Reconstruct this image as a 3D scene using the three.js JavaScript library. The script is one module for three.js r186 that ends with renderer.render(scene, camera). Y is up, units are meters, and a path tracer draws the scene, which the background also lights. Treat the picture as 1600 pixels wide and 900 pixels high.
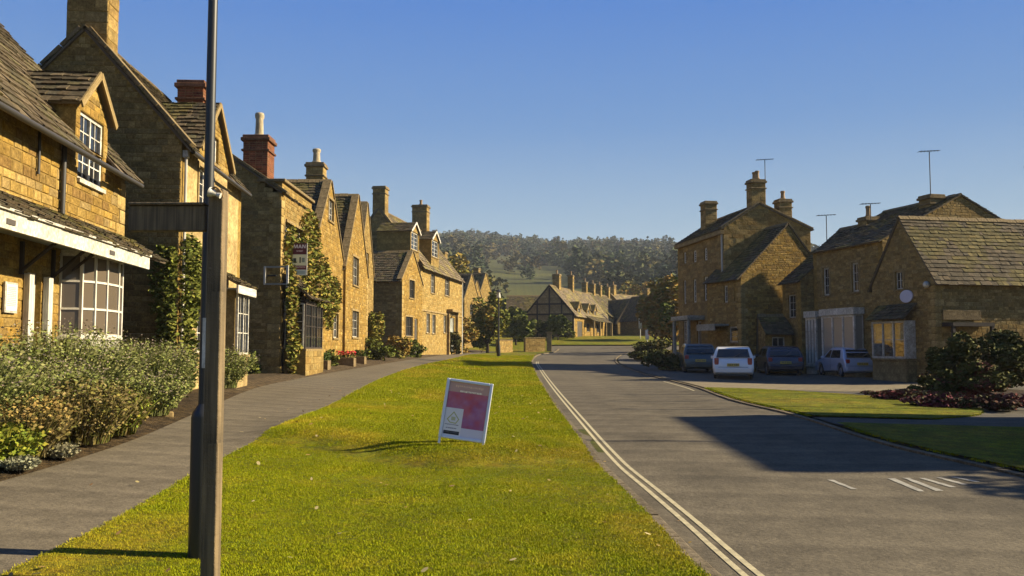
import * as THREE from 'three';
import { mergeGeometries } from 'three/addons/utils/BufferGeometryUtils.js';
import { RoundedBoxGeometry } from 'three/addons/geometries/RoundedBoxGeometry.js';

// ---------------------------------------------------------------- camera, sky, sun, exposure
const scene = new THREE.Scene();
const F = 1400, CX = 800, CY = 450, EYE = 1.6, HORIZON = 545;
const PITCH = Math.atan((HORIZON - CY) / F);
const camera = new THREE.PerspectiveCamera(2 * Math.atan(450 / F) * 180 / Math.PI, 16 / 9, 0.1, 4000);
camera.position.set(0, EYE, 0);
camera.rotation.x = PITCH;
const renderer = new THREE.WebGLRenderer({ antialias: true });
renderer.toneMapping = THREE.LinearToneMapping;
renderer.toneMappingExposure = 3.0;
renderer.shadowMap.enabled = true;

{ // clear autumn sky: pale near the horizon, deep blue above
  const W = 64, H = 256, data = new Float32Array(W * H * 4);
  const stops = [[0, .175, .2, .205], [4, .138, .176, .2], [8, .094, .145, .2], [14, .046, .1, .2], [21.5, .024, .074, .205], [32, .02, .062, .19], [90, .016, .048, .14]];
  for (let j = 0; j < H; j++) {
    const el = Math.max(0, ((j + .5) / H - .5) * 180);
    let k = 0; while (k < stops.length - 2 && el > stops[k + 1][0]) k++;
    const a = stops[k], b = stops[k + 1]; let t = (el - a[0]) / (b[0] - a[0]); t = Math.min(1, Math.max(0, t));
    for (let i = 0; i < W; i++) { const o = (j * W + i) * 4; for (let c = 0; c < 3; c++) data[o + c] = a[c + 1] + (b[c + 1] - a[c + 1]) * t; data[o + 3] = 1; }
  }
  const sky = new THREE.DataTexture(data, W, H, THREE.RGBAFormat, THREE.FloatType);
  sky.mapping = THREE.EquirectangularReflectionMapping; sky.magFilter = THREE.LinearFilter; sky.needsUpdate = true;
  scene.background = sky; scene.environment = sky;
}
const SUN_EL = 29 * Math.PI / 180, SUN_AHEAD = 5 * Math.PI / 180;
const sun = new THREE.DirectionalLight(new THREE.Color(1, .86, .61), 4.6);
sun.position.set(Math.cos(SUN_EL) * Math.cos(SUN_AHEAD) * 150, Math.sin(SUN_EL) * 150, -40 - Math.cos(SUN_EL) * Math.sin(SUN_AHEAD) * 150);
sun.target.position.set(0, 0, -40);
sun.castShadow = true; sun.shadow.radius = 1.6; sun.shadow.mapSize.set(4096, 4096);
Object.assign(sun.shadow.camera, { left: -130, right: 130, top: 130, bottom: -130, near: 1, far: 500 });
scene.add(sun, sun.target);
scene.fog = new THREE.FogExp2(new THREE.Color(.72, .78, .86), .0002);

// ---------------------------------------------------------------- random, noise, textures
let seed = 20240;
function rnd() { seed = (seed + 0x6D2B79F5) | 0; let t = Math.imul(seed ^ (seed >>> 15), 1 | seed); t = (t + Math.imul(t ^ (t >>> 7), 61 | t)) ^ t; return ((t ^ (t >>> 14)) >>> 0) / 4294967296; }
const R = (a, b) => a + (b - a) * rnd();
const pick = (a) => a[Math.floor(rnd() * a.length) % a.length];
const clamp = (v, a, b) => Math.min(b, Math.max(a, v));
const lerp = (a, b, t) => a + (b - a) * t;
const smooth = (a, b, v) => { const t = clamp((v - a) / (b - a), 0, 1); return t * t * (3 - 2 * t); };
function hash(x, y) { let h = Math.imul(x | 0, 374761393) + Math.imul(y | 0, 668265263); h = Math.imul(h ^ (h >>> 13), 1274126177); return ((h ^ (h >>> 16)) >>> 0) / 4294967296; }
function vnoise(x, y, per = 0) {
  const xi = Math.floor(x), yi = Math.floor(y), fx = x - xi, fy = y - yi, u = fx * fx * (3 - 2 * fx), v = fy * fy * (3 - 2 * fy);
  const m = (n) => per ? ((n % per) + per) % per : n;
  return lerp(lerp(hash(m(xi), m(yi)), hash(m(xi + 1), m(yi)), u), lerp(hash(m(xi), m(yi + 1)), hash(m(xi + 1), m(yi + 1)), u), v);
}
const fbm = (x, y, o = 4) => { let s = 0, a = .5, n = 0; for (let i = 0; i < o; i++) { s += a * vnoise(x, y); n += a; x *= 2.03; y *= 2.03; a *= .5; } return s / n; };
function texture(size, fn, srgb = true) {
  const data = new Uint8Array(size * size * 4);
  for (let j = 0; j < size; j++) for (let i = 0; i < size; i++) { const c = fn(i / size, j / size), o = (j * size + i) * 4; for (let k = 0; k < 3; k++) data[o + k] = clamp(Math.round((Array.isArray(c) ? c[k] : c) * 255), 0, 255); data[o + 3] = 255; }
  const t = new THREE.DataTexture(data, size, size); t.wrapS = t.wrapT = THREE.RepeatWrapping; t.magFilter = THREE.LinearFilter; t.minFilter = THREE.LinearMipmapLinearFilter; t.generateMipmaps = true;
  if (srgb) t.colorSpace = THREE.SRGBColorSpace; t.needsUpdate = true; return t;
}
function scaled(t, s) { const c = t.clone(); c.repeat.set(1 / s, 1 / s); c.needsUpdate = true; return c; }
const tn = (u, v, o, f) => { let s = 0, a = .5, n = 0; for (let i = 0; i < o; i++) { s += a * vnoise(u * f, v * f, f); n += a; f *= 2; a *= .55; } return s / n; };
const mottle = texture(512, (u, v) => { const a = tn(u, v, 4, 6), b = tn(u + .3, v + .6, 3, 40); return [.72 + .36 * (a - .5) + .34 * (b - .5) + .1, .72 + .36 * (a - .5) + .36 * (b - .5) + .08, .70 + .38 * (a - .5) + .36 * (b - .5) + .06]; });
const bumpGrain = texture(512, (u, v) => .5 + .8 * (tn(u, v, 4, 12) - .5) + .5 * (tn(u + .1, v, 3, 70) - .5), false);
const tarTex = texture(512, (u, v) => { const a = tn(u, v, 3, 64), b = tn(u, v, 4, 5), c = hash(u * 512 | 0, v * 512 | 0); const g = .8 + .3 * (a - .5) + .26 * (b - .5) + .14 * (c - .5); return [g, g * .99, g * .97]; });
const turfTex = texture(512, (u, v) => { const a = tn(u, v, 4, 8), b = tn(u, v, 3, 60), w = tn(u + .5, v + .2, 3, 10); const g = .75 + .35 * (a - .5) + .5 * (b - .5); return [g * (1 + .25 * (w - .4)), g, g * .9]; });
const soilTex = texture(512, (u, v) => { const a = tn(u, v, 4, 10), b = tn(u, v, 3, 70); const g = .7 + .6 * (a - .5) + .6 * (b - .5); return [g, g * .95, g * .9]; });
const woodTex = texture(512, (u, v) => { const a = vnoise(u * 60, v * 3, 60) * .5 + vnoise(u * 140, v * 6, 140) * .3 + tn(u, v, 3, 6) * .2; const g = .55 + .55 * (a - .2); return [g, g * .97, g * .93]; });

const lin = (r, g, b) => new THREE.Color().setRGB(r, g, b);
function mat(c, rough = .85, o = {}) { const p = { color: Array.isArray(c) ? lin(...c) : c, roughness: rough, side: THREE.DoubleSide, ...o }; return rough >= .88 ? new THREE.MeshPhysicalMaterial({ ...p, specularIntensity: .25 }) : new THREE.MeshStandardMaterial(p); }
const M = {
  stoneV: mat([1, 1, 1], .92, { vertexColors: true, map: mottle, bumpMap: bumpGrain, bumpScale: .012 }),
  slateV: mat([1, 1, 1], .9, { vertexColors: true, map: scaled(mottle, .8), bumpMap: bumpGrain, bumpScale: .008 }),
  mortar: mat([.35, .238, .07], .95, { map: mottle }),
  mortarGrey: mat([.31, .235, .11], .95, { map: mottle }),
  roofUnder: mat([.13, .1, .065], .95),
  coping: mat([.26, .2, .11], .9, { map: mottle, bumpMap: bumpGrain, bumpScale: .01 }),
  dressed: mat([.36, .27, .13], .88, { map: mottle, bumpMap: bumpGrain, bumpScale: .006 }),
  plaster: mat([.5, .38, .18], .9, { map: scaled(mottle, 2), bumpMap: bumpGrain, bumpScale: .004 }),
  white: mat([.74, .73, .68], .55, { map: scaled(mottle, 1.7) }),
  offwhite: mat([.58, .57, .52], .6, { map: scaled(mottle, 1.7) }),
  greyPaint: mat([.34, .37, .36], .6, { map: scaled(mottle, 1.5) }),
  darkFrame: mat([.06, .05, .04], .6),
  lead: mat([.16, .14, .12], .55),
  glass: mat([.015, .016, .017], .06, { metalness: 0 }),
  glassWarm: mat([.1, .078, .055], .1), clear: new THREE.MeshPhysicalMaterial({ color: 0xffffff, roughness: .02, transmission: 1, thickness: 0, side: THREE.DoubleSide }), glassNet: mat([.24, .22, .18], .25),
  curtain: mat([.55, .42, .18], .9, { map: mottle }),
  brickV: mat([1, 1, 1], .9, { vertexColors: true, map: mottle, bumpMap: bumpGrain, bumpScale: .008 }),
  pot: mat([.36, .24, .11], .85, { map: mottle }),
  potPale: mat([.5, .42, .28], .85, { map: mottle }),
  iron: mat([.018, .018, .018], .5, { metalness: .3 }),
  pipe: mat([.03, .026, .02], .5),
  door: mat([.05, .04, .03], .5),
  timber: mat([.05, .032, .018], .8, { map: woodTex }),
  leafV: new THREE.MeshPhysicalMaterial({ color: 0xffffff, vertexColors: true, roughness: .9, specularIntensity: .2, side: THREE.DoubleSide }),
};
// ---------------------------------------------------------------- places: pixels to directions, ground height
const cp = Math.cos(PITCH), sp = Math.sin(PITCH);
function ray(px, py) { const x = (px - CX) / F, y = -(py - CY) / F; return new THREE.Vector3(x, y * cp + sp, y * sp - cp); }
function at(px, py, d) { const r = ray(px, py), t = d / -r.z; return new THREE.Vector3(r.x * t, EYE + r.y * t, -d); }
function ridgeLine(x) { return 112 + 8 * (fbm(x / 160 + 3.1, 1.7) - .5) + 10 * Math.exp(-Math.pow((x + 60) / 55, 2)) - 10 * smooth(120, 330, x); }
function gy(x, d) {
  let h = .015 * (Math.max(0, d - 8) + .0) ;
  h += .06 * clamp(-x - 1.5, 0, 6.3);
  h -= .025 * clamp(x - 2.5, 0, 9) * smooth(95, 70, d);
  { const e = 11.7 + .5 * Math.max(0, -x - 1) + .3 * Math.sin(x * 1.7); h += .17 * smooth(e, e + 1.1, d) * smooth(21, 15.5, d) * smooth(-4.5, -3.2, x) * smooth(1.6, .2, x); }
  h += .075 * clamp(d - 93, 0, 20) ;
  h += .02 * clamp(d - 113, 0, 120);
  if (d > 200) { const t = clamp((d - 200) / 800, 0, 1.0), s = t * (1.08 - .08 * t); h = lerp(h, 6 + (ridgeLine(x) - 6) * s + 5 * (fbm(x / 90, d / 90) - .5) * smooth(.02, .2, t), smooth(200, 260, d)); if (d > 1000) h -= (d - 1000) * .03; }
  return h;
}
function ground(px, py) { let lo = 1, hi = 300; for (let d = 2; d < 300; d += .25) { const p = at(px, py, d); if (p.y <= gy(p.x, d)) { hi = d; lo = d - .25; break; } } for (let i = 0; i < 20; i++) { const m = (lo + hi) / 2, p = at(px, py, m); if (p.y <= gy(p.x, m)) hi = m; else lo = m; } return [at(px, py, hi).x, hi]; }

// ---------------------------------------------------------------- naming and geometry helpers
const taken = {};
function numbered(n) { const k = taken[n] = (taken[n] || 0) + 1; return k === 1 ? n : n + '_' + String(k - 1).padStart(3, '0'); }
function tag(o, label, category, group, kind) { o.userData = { ...o.userData, label, category }; if (group) o.userData.group = group; if (kind) o.userData.kind = kind; return o; }
function mesh(name, geo, m, parent) { const o = new THREE.Mesh(geo, m); o.name = name; o.castShadow = o.receiveShadow = true; if (parent) parent.add(o); return o; }
function structure(name, geo, m) { const o = mesh(numbered(name), geo, m, scene); o.userData.kind = 'structure'; return o; }
function stuff(o) { o.userData.kind = 'stuff'; return o; }
function thing(name, label, category, x, y, z, group) { const g = new THREE.Group(); g.name = numbered(name); g.position.set(x, y, z); scene.add(g); return tag(g, label, category, group); }
function box(w, h, d, x = 0, y = 0, z = 0) { return new THREE.BoxGeometry(w, h, d).translate(x, y, z); }
function span(x0, y0, z0, x1, y1, z1) { return box(x1 - x0, y1 - y0, z1 - z0, (x0 + x1) / 2, (y0 + y1) / 2, (z0 + z1) / 2); }
function rbox(w, h, d, r, x = 0, y = 0, z = 0, s = 2) { return new RoundedBoxGeometry(w, h, d, s, r).translate(x, y, z); }
function cyl(r0, r1, h, n = 12, x = 0, y = 0, z = 0) { return new THREE.CylinderGeometry(r0, r1, h, n).translate(x, y + h / 2, z); }
function bar(a, b, r, n = 6) { const A = new THREE.Vector3(...a), B = new THREE.Vector3(...b), L = A.distanceTo(B); const g = new THREE.CylinderGeometry(r, r, L, n); g.applyQuaternion(new THREE.Quaternion().setFromUnitVectors(new THREE.Vector3(0, 1, 0), B.clone().sub(A).normalize())); return g.translate((A.x + B.x) / 2, (A.y + B.y) / 2, (A.z + B.z) / 2); }
function tube(pts, r, n = 6, seg = 24) { return new THREE.TubeGeometry(new THREE.CatmullRomCurve3(pts.map((p) => new THREE.Vector3(...p))), seg, r, n, false); }
function merge(list) { return mergeGeometries(list.map((g) => { const n = g.index ? g.toNonIndexed() : g; for (const k of Object.keys(n.attributes)) if (!['position', 'normal', 'uv'].includes(k)) n.deleteAttribute(k); return n; })); }
function metreUV(g) { // box projection in metres
  const n = g.index ? g.toNonIndexed() : g; if (!n.attributes.normal) n.computeVertexNormals();
  const p = n.attributes.position, q = n.attributes.normal, uv = new Float32Array(p.count * 2);
  for (let i = 0; i < p.count; i++) { const ax = Math.abs(q.getX(i)), ay = Math.abs(q.getY(i)), az = Math.abs(q.getZ(i)); let a, b; if (az >= ax && az >= ay) { a = p.getX(i); b = p.getY(i); } else if (ax >= ay) { a = p.getZ(i); b = p.getY(i); } else { a = p.getX(i); b = p.getZ(i); } uv[i * 2] = a; uv[i * 2 + 1] = b; }
  n.setAttribute('uv', new THREE.BufferAttribute(uv, 2)); return n;
}
class Soup { // flat faces with a colour each
  constructor() { this.p = []; this.c = []; this.u = []; }
  tri(a, b, c, col, ua, ub, uc) { this.p.push(...a, ...b, ...c); for (let i = 0; i < 3; i++) this.c.push(col[0], col[1], col[2]); this.u.push(...(ua || [a[0], a[1]]), ...(ub || [b[0], b[1]]), ...(uc || [c[0], c[1]])); }
  quad(a, b, c, d, col, s = 0) { const f = (v) => [v[0] + v[2] * .7 + s, v[1] + v[2] * .5 + s * 1.7]; this.tri(a, b, c, col, f(a), f(b), f(c)); this.tri(a, c, d, col, f(a), f(c), f(d)); }
  geo() { const g = new THREE.BufferGeometry(); g.setAttribute('position', new THREE.Float32BufferAttribute(this.p, 3)); g.setAttribute('color', new THREE.Float32BufferAttribute(this.c, 3)); g.setAttribute('uv', new THREE.Float32BufferAttribute(this.u, 2)); g.computeVertexNormals(); return g; }
}
const PAL = {
  gold: [[.35, .232, .062], [.39, .265, .078], [.325, .212, .056], [.42, .295, .098], [.3, .193, .052], [.37, .238, .056], [.28, .188, .06]],
  tan: [[.32, .228, .082], [.355, .255, .093], [.295, .208, .074], [.385, .282, .108], [.27, .19, .068], [.33, .222, .074]],
  weathered: [[.33, .232, .088], [.365, .26, .1], [.3, .21, .078], [.39, .285, .118], [.335, .245, .105], [.28, .198, .075]],
  honey: [[.4, .29, .105], [.43, .315, .12], [.37, .262, .09], [.46, .345, .14], [.345, .24, .082], [.41, .285, .095]],
  slate: [[.115, .092, .058], [.14, .11, .07], [.095, .075, .048], [.155, .125, .08], [.105, .09, .06], [.085, .075, .045], [.13, .115, .06]],
  slatePale: [[.2, .165, .115], [.23, .185, .125], [.175, .14, .095], [.25, .2, .14], [.16, .135, .09]],
  brick: [[.26, .085, .045], [.22, .075, .045], [.29, .1, .055], [.19, .07, .045], [.24, .1, .06]],
};
const tint = (c, k) => { const r = R(1 - k, 1 + k), w = R(-.04, .04); return [c[0] * r * (1 + w), c[1] * r, c[2] * r * (1 - w)]; };
function addStone(s, x0, y0, x1, y1, proud, col) {
  const b = Math.min(.014, (x1 - x0) * .15, (y1 - y0) * .15), j = () => R(-.004, .004), o = rnd() * 9;
  const A = [x0, y0, 0], B = [x1, y0, 0], C = [x1, y1, 0], D = [x0, y1, 0];
  const a = [x0 + b + j(), y0 + b + j(), proud + j() * .6], e = [x1 - b + j(), y0 + b + j(), proud + j() * .6], c = [x1 - b + j(), y1 - b + j(), proud + j() * .6], d = [x0 + b + j(), y1 - b + j(), proud + j() * .6];
  s.quad(a, e, c, d, col, o); s.quad(A, B, e, a, col, o); s.quad(B, C, c, e, col, o); s.quad(C, D, d, c, col, o); s.quad(D, A, a, d, col, o);
}
// courses of stones between y0 and y1; xr(y) gives the run at a height; holes are left open. each(x0,y0,x1,y1) is called for every stone.
function courses(y0, y1, xr, holes, o, each) {
  const cuts = [...new Set([y0, y1, ...holes.flatMap((h) => [h[1], h[3]])].filter((v) => v >= y0 && v <= y1).map((v) => +v.toFixed(3)))].sort((a, b) => a - b);
  for (let k = 0; k + 1 < cuts.length; k++) {
    const H = cuts[k + 1] - cuts[k]; if (H < .03) continue;
    let ys = [cuts[k]]; while (ys[ys.length - 1] < cuts[k + 1]) ys.push(ys[ys.length - 1] + R(...o.h));
    const f = H / (ys[ys.length - 1] - cuts[k]); ys = ys.map((v) => cuts[k] + (v - cuts[k]) * f);
    for (let r = 0; r + 1 < ys.length; r++) {
      const a = ys[r], b = ys[r + 1], ra = xr(a), rb = xr(b); let runs = [[Math.max(ra[0], rb[0]), Math.min(ra[1], rb[1])]];
      for (const h of holes) if (h[1] < b - .01 && h[3] > a + .01) runs = runs.flatMap(([p, q]) => q <= h[0] || p >= h[2] ? [[p, q]] : [[p, h[0]], [h[2], q]]);
      for (const [p, q] of runs) {
        if (q - p < .04) continue;
        let x = p; while (x < q - .01) { let w = R(...o.w); if (q - (x + w) < o.w[0] * .7) w = q - x; each(x + o.joint, a + o.joint, x + w - o.joint, b - o.joint); x += w; }
      }
    }
  }
}
const RUBBLE = { h: [.085, .18], w: [.14, .44], joint: .004 }, ASHLAR = { h: [.2, .3], w: [.35, .75], joint: .004 }, BRICKS = { h: [.074, .076], w: [.215, .225], joint: .005 };

// ---------------------------------------------------------------- building kit. A frame F = {h: the thing, m: Matrix4}; local x runs along the wall to the right, z points out of it
const mk = (X, Y, Z, o) => new THREE.Matrix4().makeBasis(X, Y, Z).setPosition(o);
const v3 = (x, y, z) => new THREE.Vector3(x, y, z);
const sub = (f, m) => ({ ...f, m: f.m.clone().multiply(m) });
const shift = (f, x, y, z) => sub(f, new THREE.Matrix4().makeTranslation(x, y, z));
const turnY = (f, a, x = 0, y = 0, z = 0) => sub(f, new THREE.Matrix4().makeRotationY(a).setPosition(x, y, z));
function part(f, name, geo, m) { const o = mesh(name, geo, m); o.applyMatrix4(f.m); f.h.add(o); return o; }
function group(f, name) { const o = new THREE.Group(); o.name = name; o.applyMatrix4(f.m); f.h.add(o); return o; }
function facade(name, label, x0, d0, k, side, baseY, grp) { // side 'left': starts at its near corner; 'right': starts at its far corner
  const n = Math.hypot(1, k), X = side === 'left' ? v3(k / n, 0, -1 / n) : v3(-k / n, 0, 1 / n), Z = v3(-X.z, 0, X.x), O = v3(x0, baseY, -d0);
  const h = thing(name, label, 'house', O.x, O.y, O.z, grp); h.rotation.y = Math.atan2(-X.z, X.x);
  const f = { h, m: new THREE.Matrix4(), O, X, Z };
  f.uv = (px, py) => { const r = ray(px, py), e = v3(0, EYE, 0), t = O.clone().sub(e).dot(Z) / r.dot(Z), p = e.add(r.multiplyScalar(t)); return [p.clone().sub(O).dot(X), p.y - O.y]; };
  f.uvz = (px, py, z) => { const r = ray(px, py), e = v3(0, EYE, 0), O2 = O.clone().addScaledVector(Z, z), t = O2.clone().sub(e).dot(Z) / r.dot(Z), p = e.add(r.multiplyScalar(t)); return [p.clone().sub(O2).dot(X), p.y - O.y]; };
  f.rect = (pa, pb, ya, yb) => { const m = (ya + yb) / 2, c = (pa + pb) / 2; return [f.uv(pa, m)[0], f.uv(c, yb)[1], f.uv(pb, m)[0], f.uv(c, ya)[1]]; };
  return f;
}
function panelShape(w, E, Rg, zr, holes) {
  const s = new THREE.Shape(); s.moveTo(0, 0); s.lineTo(w, 0); s.lineTo(w, E); if (Rg) s.lineTo(zr, Rg); s.lineTo(0, E); s.closePath();
  for (const h of holes) { const p = new THREE.Path(); p.moveTo(h[0], h[1]); p.lineTo(h[0], h[3]); p.lineTo(h[2], h[3]); p.lineTo(h[2], h[1]); p.closePath(); s.holes.push(p); }
  return s;
}
function wall(f, w, E, Rg, zr, ops, o) {
  const holes = ops.map((p) => p.r), t = o.t || .32;
  const geo = metreUV(new THREE.ExtrudeGeometry(panelShape(w, E, Rg, zr, holes), { depth: t, bevelEnabled: false }).translate(0, 0, -t));
  const wl = part(f, 'wall', geo, o.plain ? o.wallMat || M.plaster : o.wallMat || M.mortar);
  if (!o.plain) {
    const pal = o.pal || PAL.gold, xr = (y) => Rg && y > E ? [(y - E) / (Rg - E) * zr, w - (y - E) / (Rg - E) * (w - zr)] : [0, w];
    const s = new Soup(); let count = 0, extra = null;
    const pad = holes.map((h, i) => { const c = ops[i].surround ? .1 : 0; return [h[0] - c, h[1] - c, h[2] + c, h[3] + c]; });
    courses(0, Rg || E, xr, pad, o.bond || RUBBLE, (x0, y0, x1, y1) => {
      const col = tint(pick(pal), o.vary || .1), pr = R(.006, .015);
      if (o.single && count < 300 && o.single(x0, y0, x1, y1)) { count++; o.make(wl, x0, y0, x1, y1, pr, col); } else addStone(s, x0, y0, x1, y1, pr, col);
    });
    stuff(mesh('stonework', s.geo(), M.stoneV, wl));
  }
  for (const p of ops) { if (p.door) doorIn(f, p); else if (!p.open) windowIn(f, p); }
  return wl;
}
function windowIn(f, p) {
  const [x0, y0, x1, y1] = p.r, w = x1 - x0, h = y1 - y0, g = group(shift(f, x0, y0, -(p.recess ?? .1)), 'window'), m = p.mat || M.white, b = p.b || .055, n = p.lights || 2, cols = p.cols || 1, rows = p.rows || 2, lb = p.lb || .05, bar_ = p.bar || .022;
  const fr = [span(0, 0, -.03, w, b, .03), span(0, h - b, -.03, w, h, .03), span(0, b, -.03, b, h - b, .03), span(w - b, b, -.03, w, h - b, .03)];
  const iw = (w - 2 * b - (n - 1) * lb) / n, ih = h - 2 * b;
  for (let i = 0; i < n; i++) {
    const a = b + i * (iw + lb); if (i) fr.push(span(a - lb, b, -.028, a, h - b, .034));
    for (let c = 1; c < cols; c++) fr.push(span(a + iw * c / cols - bar_ / 2, b, -.012, a + iw * c / cols + bar_ / 2, h - b, .016));
    for (let r = 1; r < rows; r++) fr.push(span(a, b + ih * r / rows - bar_ / 2, -.011, a + iw, b + ih * r / rows + bar_ / 2, .015));
  }
  mesh('frame', metreUV(merge(fr)), m, g);
  if (p.panes) { for (let i = 0; i < n; i++) for (let c = 0; c < cols; c++) for (let r = 0; r < rows; r++) { const o = mesh('pane', paneGeo, M.glass, g); o.scale.set(iw / cols, ih / rows, 1); o.position.set(b + i * (iw + lb) + iw * (c + .5) / cols, b + ih * (r + .5) / rows, R(-.003, .003)); o.rotation.set(R(-.006, .006), R(-.008, .008), 0); } }
  else for (let i = 0; i < n; i++) { const o = mesh('pane', paneGeo, p.glass || M.glass, g); o.scale.set(iw, ih, 1); o.position.set(b + i * (iw + lb) + iw / 2, b + ih / 2, 0); o.rotation.set(R(-.006, .006), R(-.008, .008), 0); }
  if (p.curtain) mesh('curtain', span(b, h * p.curtain, -.16, w - b, h - b, -.13), M.curtain, g);
  if (p.sill !== false) mesh('sill', metreUV(span(-.06, -.075, -.03, w + .06, -.003, (p.recess ?? .1) + .07)), p.sillMat || M.dressed, g);
  if (p.lintel) mesh('lintel', metreUV(span(-.12, h + .003, .0, w + .12, h + .2, (p.recess ?? .1) + .028)), M.dressed, g);
  if (p.surround) { const e = (p.recess ?? .1) + .03; mesh('surround', metreUV(merge([span(-.1, -.1, e - .1, -.002, h + .1, e), span(w + .002, -.1, e - .1, w + .1, h + .1, e), span(-.002, h + .002, e - .1, w + .002, h + .1, e)])), M.dressed, g); }
  return g;
}
const paneGeo = new THREE.BoxGeometry(1, 1, .006);
function doorIn(f, p) {
  const [x0, y0, x1, y1] = p.r, w = x1 - x0, h = y1 - y0, g = group(shift(f, x0, y0, -.14), 'door'), b = .07;
  mesh('door_frame', merge([span(0, 0, -.04, b, h, .05), span(w - b, 0, -.04, w, h, .05), span(b, h - b, -.04, w - b, h, .05)]), p.frameMat || M.white, g);
  mesh('leaf', merge([span(b, 0, -.03, w - b, h - b, .01), span(b + .1, .15, .01, w - b - .1, h * .42, .022), span(b + .1, h * .5, .01, w - b - .1, h - b - .15, .022)]), p.mat || M.door, g);
  mesh('handle', new THREE.SphereGeometry(.03, 8, 6).translate(w - b - .08, h * .48, .05), M.pot, g);
}
// one slope of a roof: frame at its eaves corner, x along, y up the slope, z out
function slope(f, w, len, o = {}) {
  const gaps = o.gaps || [], slab = []; { let x = 0; for (const g of gaps) { slab.push(span(x, 0, .006, g.x0, len, .05), span(g.x0, g.y, .006, g.x1, len, .05)); x = g.x1; } slab.push(span(x, 0, .006, w, len, .05)); }
  const r = part(f, 'roof', merge(slab), M.roofUnder), pal = o.pal || PAL.slate, s = new Soup(); let y = -.03, row = 0, n = 0;
  const e0 = o.e0 || .27, e1 = o.e1 || .17;
  while (y < len - .05) {
    const e = lerp(e0, e1, clamp(y / len, 0, 1)), L = Math.min(e * 1.25, len - y); let x = -.02 - (row % 2) * e * .4;
    while (x < w) {
      let ww = e * R(.65, 1.4); const a = Math.max(x, -.02) + .003, b = Math.min(x + ww, w + .02) - .003; x += ww; if (b - a < .04 || gaps.some((g) => y < g.y - .05 && a < g.x1 && b > g.x0)) continue;
      const mo = fbm(a * .9 + w * 3, y * .9 + len), col = tint(pick(pal), .22).map((v, i) => v * (mo > .56 ? [1.25, 1.3, .8][i] : 1)), z = R(.078, .108), zz = .056, dy = R(-.024, .018), th = .03;
      if (o.single && n < 300 && o.single(a, y, b)) { n++; const t = mesh('slate', slateGeo[n % 4], pick(slateMats), r); t.position.set((a + b) / 2, y + dy, z - th); t.scale.set(b - a, L, 1); t.rotation.x = -Math.asin(clamp((z - zz - .01) / L, 0, .5)); continue; }
      const A = [a, y + dy, z], B = [b, y + dy + R(-.008, .008), z + R(-.006, .006)], C = [b, y + L, zz], D = [a, y + L, zz], u = rnd() * 9;
      s.quad(A, B, C, D, col, u); s.quad([a, y + dy, z - th], [b, B[1], B[2] - th], B, A, col, u); s.quad([a, y + L, zz - .01], [a, y + dy, z - th], A, D, col, u); s.quad([b, B[1], B[2] - th], [b, y + L, zz - .01], C, B, col, u);
    }
    y += e; row++;
  }
  if (s.p.length) stuff(mesh('slates', s.geo(), M.slateV, r));
  return r;
}
const slateGeo = [0, 1, 2, 3].map((k) => { const g = new THREE.BoxGeometry(1, 1, .032, 2, 1, 1).translate(0, .5, .016), p = g.attributes.position; for (let i = 0; i < p.count; i++) if (p.getY(i) < .1) { p.setY(i, p.getY(i) + (hash(k * 7 + Math.round(p.getX(i) * 2), 5) - .5) * .07); } const n = metreUV(g); const u = n.attributes.uv; for (let i = 0; i < u.count; i++) u.setXY(i, u.getX(i) * .3 + k * .23, u.getY(i) * .3 + k * .37); n.computeVertexNormals(); return n; });
const slateMats = PAL.slate.map((c, i) => mat([c[0] * 1.05, c[1] * 1.05, c[2] * 1.05], .9, { map: mottle, bumpMap: bumpGrain, bumpScale: .008 }));
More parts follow.
